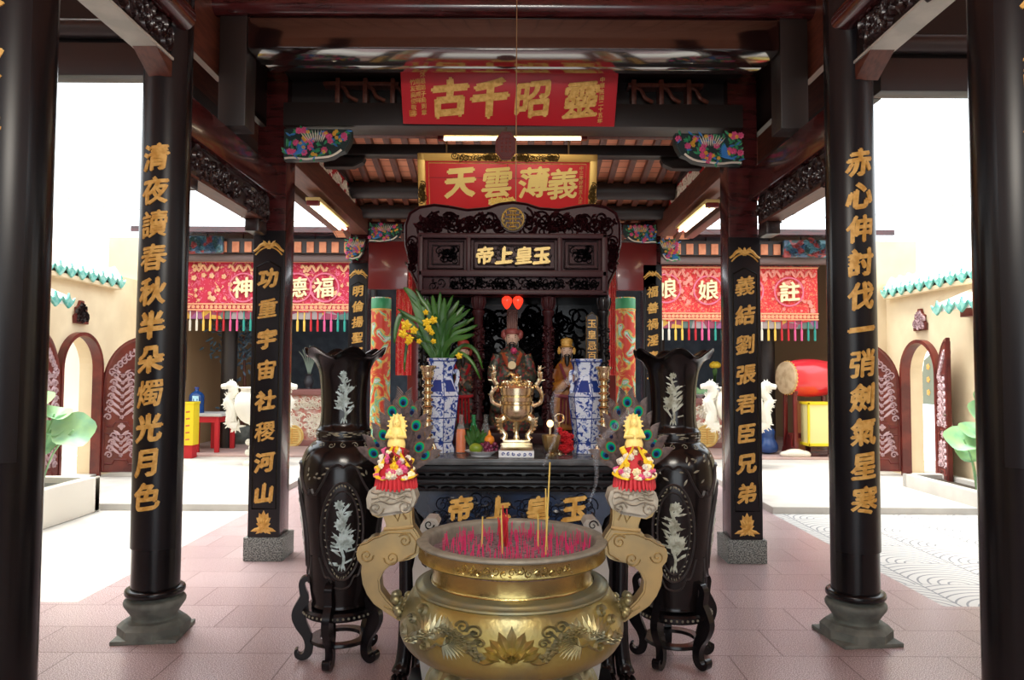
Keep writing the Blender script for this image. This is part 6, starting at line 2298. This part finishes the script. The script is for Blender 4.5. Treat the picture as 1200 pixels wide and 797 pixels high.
# ---- the arched gates
for s, nm in LR:
    y0, y1 = ARCH[s]
    wx = s * 6.0
    inn = Vector((-s, 0, 0))
    t = thing('arch_frame', 'dark red timber frame round the arched gateway in the %s courtyard wall' % nm, 'gate frame', (wx, (y0 + y1) / 2, .08))
    cur = arch_curve(y0, y1, .08, 1.62, 22)
    f = lambda a, tt, b: Vector((wx - s * .02 + tt, a, b))
    g = MB()
    ribbon(g, cur, [.05] * len(cur), .14, f)
    g.build('jamb', DOORW, t, world=True, ang=50)
    g = MB().span((wx - s * .05, y0 - .1, .0), (wx + s * .25, y1 + .1, .12), .01)
    g.build('sill', CONC, t, world=True)
    cy, cz = (y0 + y1) / 2, 2.25
    t = thing('carved_crest', 'small carved wooden crest above the arched gateway, %s courtyard' % nm, 'carving', (wx - s * .04, cy, cz))
    pl = [(-.16, 0), (.16, 0), (.17, .1), (.12, .14), (.13, .22), (.06, .25), (.04, .32), (-.04, .32), (-.07, .25), (-.13, .22), (-.12, .14), (-.17, .1)]
    MB().prism(pl, 0, .04, .005, f=lambda v: Vector((-s * (v.y - .04), v.x, v.z))).build('board', DOORW, t)
    g = MB()
    fn = plane((-s * .0, 0, 0), (0, 1, 0), (0, 0, 1), (-s, 0, 0))
    g.scrolls(fn, -.15, .01, .15, .2, 16, .06, 8, h=.03, leaves=2)
    g.scrolls(fn, -.10, .15, .10, .31, 8, .05, 9, h=.03, leaves=2)
    g.build('scrollwork', CARVE if s < 0 else DOORC, t)

    # two door leaves with arched tops
    def door_leaf(name, label, hinge, ang, wd):
        t = thing(name, label, 'door leaf', hinge, ang)
        n = 12
        hgt, zs = 2.02, 1.30
        out = [(0, .06), (wd, .06)] + [(wd - wd * sin(pi / 2 * i / n), zs + (hgt - zs) * cos(pi / 2 * i / n)) for i in range(n + 1)]
        MB().prism(out, -.025, .025, .006).build('panel', DOORW, t)
        for sd in (-1, 1):
            fn = plane((0, sd * -.025, 0), (1, 0, 0), (0, 0, 1), (0, -sd, 0))
            g = MB()
            g.strip(fn, [(wd * .5 + (x - wd * .5) * .88, .06 + (z - .06) * .97 + .01) for x, z in out] + [(wd * .06, .08)], .03, .012)
            for zz, hh2 in ((.18, .45), (.72, .85)):
                g.strip(fn, [(wd * .12, zz), (wd * .3, zz), (wd * .36, zz + .06), (wd * .64, zz + .06), (wd * .7, zz), (wd * .88, zz)], .03, .015)
                g.strip(fn, [(wd * .12, zz + hh2 * .95), (wd * .3, zz + hh2 * .95), (wd * .36, zz + hh2 * .9), (wd * .64, zz + hh2 * .9), (wd * .7, zz + hh2 * .95), (wd * .88, zz + hh2 * .95)], .03, .015)
            g.build('moulding', DOORW, t)
            g = MB()
            for z0, z1, wm in ((.26, .62, .26), (.80, 1.5, .30)):
                m_ = 7 if z1 > 1 else 4
                for i in range(m_):
                    z = z0 + (z1 - z0) * (i + .5) / m_
                    ww = wm * (1.0 - .55 * i / m_) * wd / .5
                    for q in (-1, 1):
                        g.spiral(fn, wd / 2 + q * ww * .55, z, .055, 1.3, 0 if q > 0 else pi, q, .03, .02)
                        g.petal(fn, wd / 2, z, pi / 2 + q * .9, ww * .8, .05, .02)
                    g.flower(fn, wd / 2, z, .035, 5, .025)
            for i in range(7):
                a = pi * (i + .5) / 7
                g.spiral(fn, wd * (.24 + .10 * i), 1.50 + .055 * i, .055, 1.3, a, 1, .03, .02)
            g.flower(fn, wd / 2, .72, .06, 4, .02)
            g.build('relief_carving', DOORC, t)
        MB().lathe([(.0, -.01), (.03, -.01), (.03, .0), (.0, .0)], 12, (wd * .9, -.03, 1.0)).build('door_knob', URNG, t)
        return t
    # far leaf stands out from the wall, near leaf is folded back
    ang = 0 if s < 0 else pi
    door_leaf('door_leaf', 'carved red door leaf facing the camera, opened out from the %s arch' % nm, (wx - s * .06, y1 + .06, .08), ang, .60)
    door_leaf('door_leaf', 'dark carved door leaf seen edge-on, folded back on the near side of the %s arch' % nm, (wx - s * .07, y0 - .06, .08), -pi / 2 - s * (.12 if s < 0 else .30), .50)

    # glazed tile eaves
    def eave(label, ya, yb, z, out, n):
        t = thing('tiled_eave', label, 'eave', (wx, (ya + yb) / 2, z))
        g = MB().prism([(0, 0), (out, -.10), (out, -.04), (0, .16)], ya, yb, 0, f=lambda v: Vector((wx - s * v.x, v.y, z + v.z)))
        g.build('slab', WHITEP, t, world=True)  # sun glare on the roof tiles put into a white slab
        MB().span((wx, ya + .02, z - .16), (wx - s * .12, yb - .05, z - .02), .01).build('fascia', CREAM if n > 6 else DOORW, t, world=True)
        for i in range(n):
            y = ya + (yb - ya) * (i + .5) / n
            q = (yb - ya) / n * .5
            sh_ = [(-q * .98, .05), (-q * .6, .01), (-q * .22, .03), (0, .10), (q * .22, .03), (q * .6, .01), (q * .98, .05), (q * .8, -.01), (q * .4, -.06), (0, -.095), (-q * .4, -.06), (-q * .8, -.01)]
            g = MB().prism([(y + a_, z - .05 + b_) for a_, b_ in sh_], 0, .03, .004, f=lambda v: Vector((wx - s * (out + v.y), v.x, v.z)))
            g.build('drip_tile', GREENT, t, world=True)
            MB().tube([(wx, y, z + .17), (wx - s * out, y, z - .03)], .04, 8).build('roll_tile', WHITEP, t, world=True)  # roll tiles coloured white for the glare on them
    yr = 10.95 if s < 0 else 11.5
    eave('upper eave of green glazed drip tiles on the %s courtyard wall' % nm, yr - 14 * .245, yr, 2.98 if s < 0 else 2.95, .12, 14)
    yl = 9.15 if s < 0 else 9.55
    eave('lower porch eave of green glazed tiles, nearer the camera on the %s wall' % nm, yl - 6 * .26, yl, 2.52, .45, 6)

    # lotus planter
    if s < 0:
        t = thing('planter', 'low white rectangular planter with lotus leaves, left courtyard', 'planter', (-5.3, 7.2, 0))
        g = MB()
        g.span((-5.9, 6.0, 0), (-4.7, 6.12, .40), .02).span((-5.9, 8.25, 0), (-4.7, 8.37, .40), .02).span((-4.82, 6.0, 0), (-4.7, 8.37, .40), .02).span((-5.9, 6.0, 0), (-5.78, 8.37, .40), .02)
        g.build('walls', WHITEP, t, world=True)
        MB().span((-5.8, 6.1, .0), (-4.8, 8.27, .33)).build('soil', mat('dark_pond_water', (.02, .03, .03), .1), t, world=True)
    else:
        t = thing('planter', 'low pale kerbed planter with big lotus leaves, right courtyard', 'planter', (5.9, 9.0, 0))
        g = MB()
        g.span((5.35, 7.4, 0), (5.47, 10.0, .26), .02).span((5.35, 9.88, 0), (5.95, 10.0, .26), .02).span((5.35, 7.4, 0), (5.95, 7.52, .26), .02).span((5.83, 7.4, 0), (5.95, 10.0, .26), .02)
        g.build('walls', CONC, t, world=True)
        MB().span((5.45, 7.5, 0), (5.85, 9.9, .20)).build('soil', mat('dark_soil', (.04, .03, .02), .9), t, world=True)

    def lotus_plant(label, x, y, zb, leaves):
        t = thing('lotus_plant', label, 'plant', (x, y, zb))
        for (dx, dy, dz, r_, tilt) in leaves:
            c = Vector((dx, dy, dz))
            rot = Matrix.Rotation(tilt, 3, 'X') @ Matrix.Rotation(dx * .8, 3, 'Y')
            g = MB()
            vs = [c + rot @ Vector((0, 0, -.05 * r_ / .2))]
            n = 22
            for ring_ in (.5, 1.0):
                for i in range(n):
                    a = 2 * pi * i / n
                    q = r_ * ring_ * (1 + .06 * sin(5 * a))
                    vs.append(c + rot @ Vector((q * cos(a), q * sin(a), .02 * ring_ * sin(3 * a) + (.02 if ring_ == 1 else -.02))))
            fs = [(0, 1 + i, 1 + (i + 1) % n) for i in range(n)] + [(1 + i, 1 + n + i, 1 + n + (i + 1) % n, 1 + (i + 1) % n) for i in range(n)]
            g.add(vs, fs).build('leaf', LEAFP, t, ang=80)
            MB().tube(smooth_line([(dx * .2, dy * .2, -.02), (dx * .5, dy * .5, dz * .6), tuple(c)], 4), .010, 6).build('stalk', LEAFP, t)
    if s < 0:
        lotus_plant('lotus plant with a big round tattered leaf before the left arched gate', -5.05, 7.7, .33,
                    [tuple(P(a_, b_, 7.7) - Vector((-5.05, 7.7, .33)))[:3] + (r_, tl) for a_, b_, r_, tl in ((86, 504, .21, 1.0), (60, 503, .15, .5), (64, 485, .16, .35), (47, 522, .18, .7), (40, 470, .2, .5))])
    else:
        lotus_plant('pale lotus plant with drooping leaves before the right arched gate', 5.7, 8.9, .20,
                    [(-.18, 0, .62, .22, .7), (.02, -.1, .95, .2, .8), (-.02, .0, .72, .2, .5), (.10, 0, 1.1, .16, .9), (-.05, .1, .45, .18, .8), (.12, -.2, .85, .2, .7)])

# picture beside the left gate, and pale plaque seen through the right arch
p = P(141, 399, 11.55)
t = thing('framed_picture', 'small white picture in a black frame on the cream wall beside the left arched gate', 'picture', (p.x, 11.58, p.z))
MB().box((0, 0, 0), (.15, .03, .25), .006).build('frame', LACQ2, t)
MB().box((0, -.014, 0), (.10, .01, .19)).build('print', INKW, t)
MB().box((0, -.02, -.01), (.03, .004, .05)).build('red_mark', REDC, t)
a, b = P(1083, 474, 11.3), P(1098, 412, 11.3)
t = thing('arched_plaque', 'grey green plaque with faint gold marks, seen through the right arched gateway', 'plaque', (8.19, 14.1, 1.5))
c0 = P(1090, 445, 12.0)
g = MB()
Yq = 8.2 / ((1090 - 600) / 850)
yq0, yq1 = 8.2 / ((1098 - 600) / 850), 8.2 / ((1083 - 600) / 850)
zq0, zq1 = P(1090, 474, Yq).z, P(1090, 410, Yq).z
t.location = (8.19, Yq, zq0)
out = [(yq0, zq0), (yq1, zq0), (yq1, zq1 - .45), (yq1 - .06, zq1 - .2), (yq0 + .08, zq1 - .05), (yq0, zq1)]
g.prism(out, 0, .04, .004, f=lambda v: Vector((8.2 - v.y, v.x, v.z))).build('board', mat('grey_green_board', (.20, .25, .20), .5), t, world=True)
fn = plane((8.155, 0, 0), (0, -1, 0), (0, 0, 1), (-1, 0, 0))
g = MB()
for k in range(3):
    g.flower(fn, -Yq, (zq0 + zq1) / 2 + .2 - .25 * k, .07, 5, .006)
g.build('gold_marks', GOLD, t, world=True)
# wires across the light wells
for s, nm in LR:
    o = MB().tube([(s * 3.2, 13.2, 4.3), (s * 6.0, 10.0, 3.9), (s * 6.3, 6, 4.4)], .006, 5).build('cable', WIRE)
    tag(o, 'thin cable strung across the %s courtyard sky' % nm, 'cable')
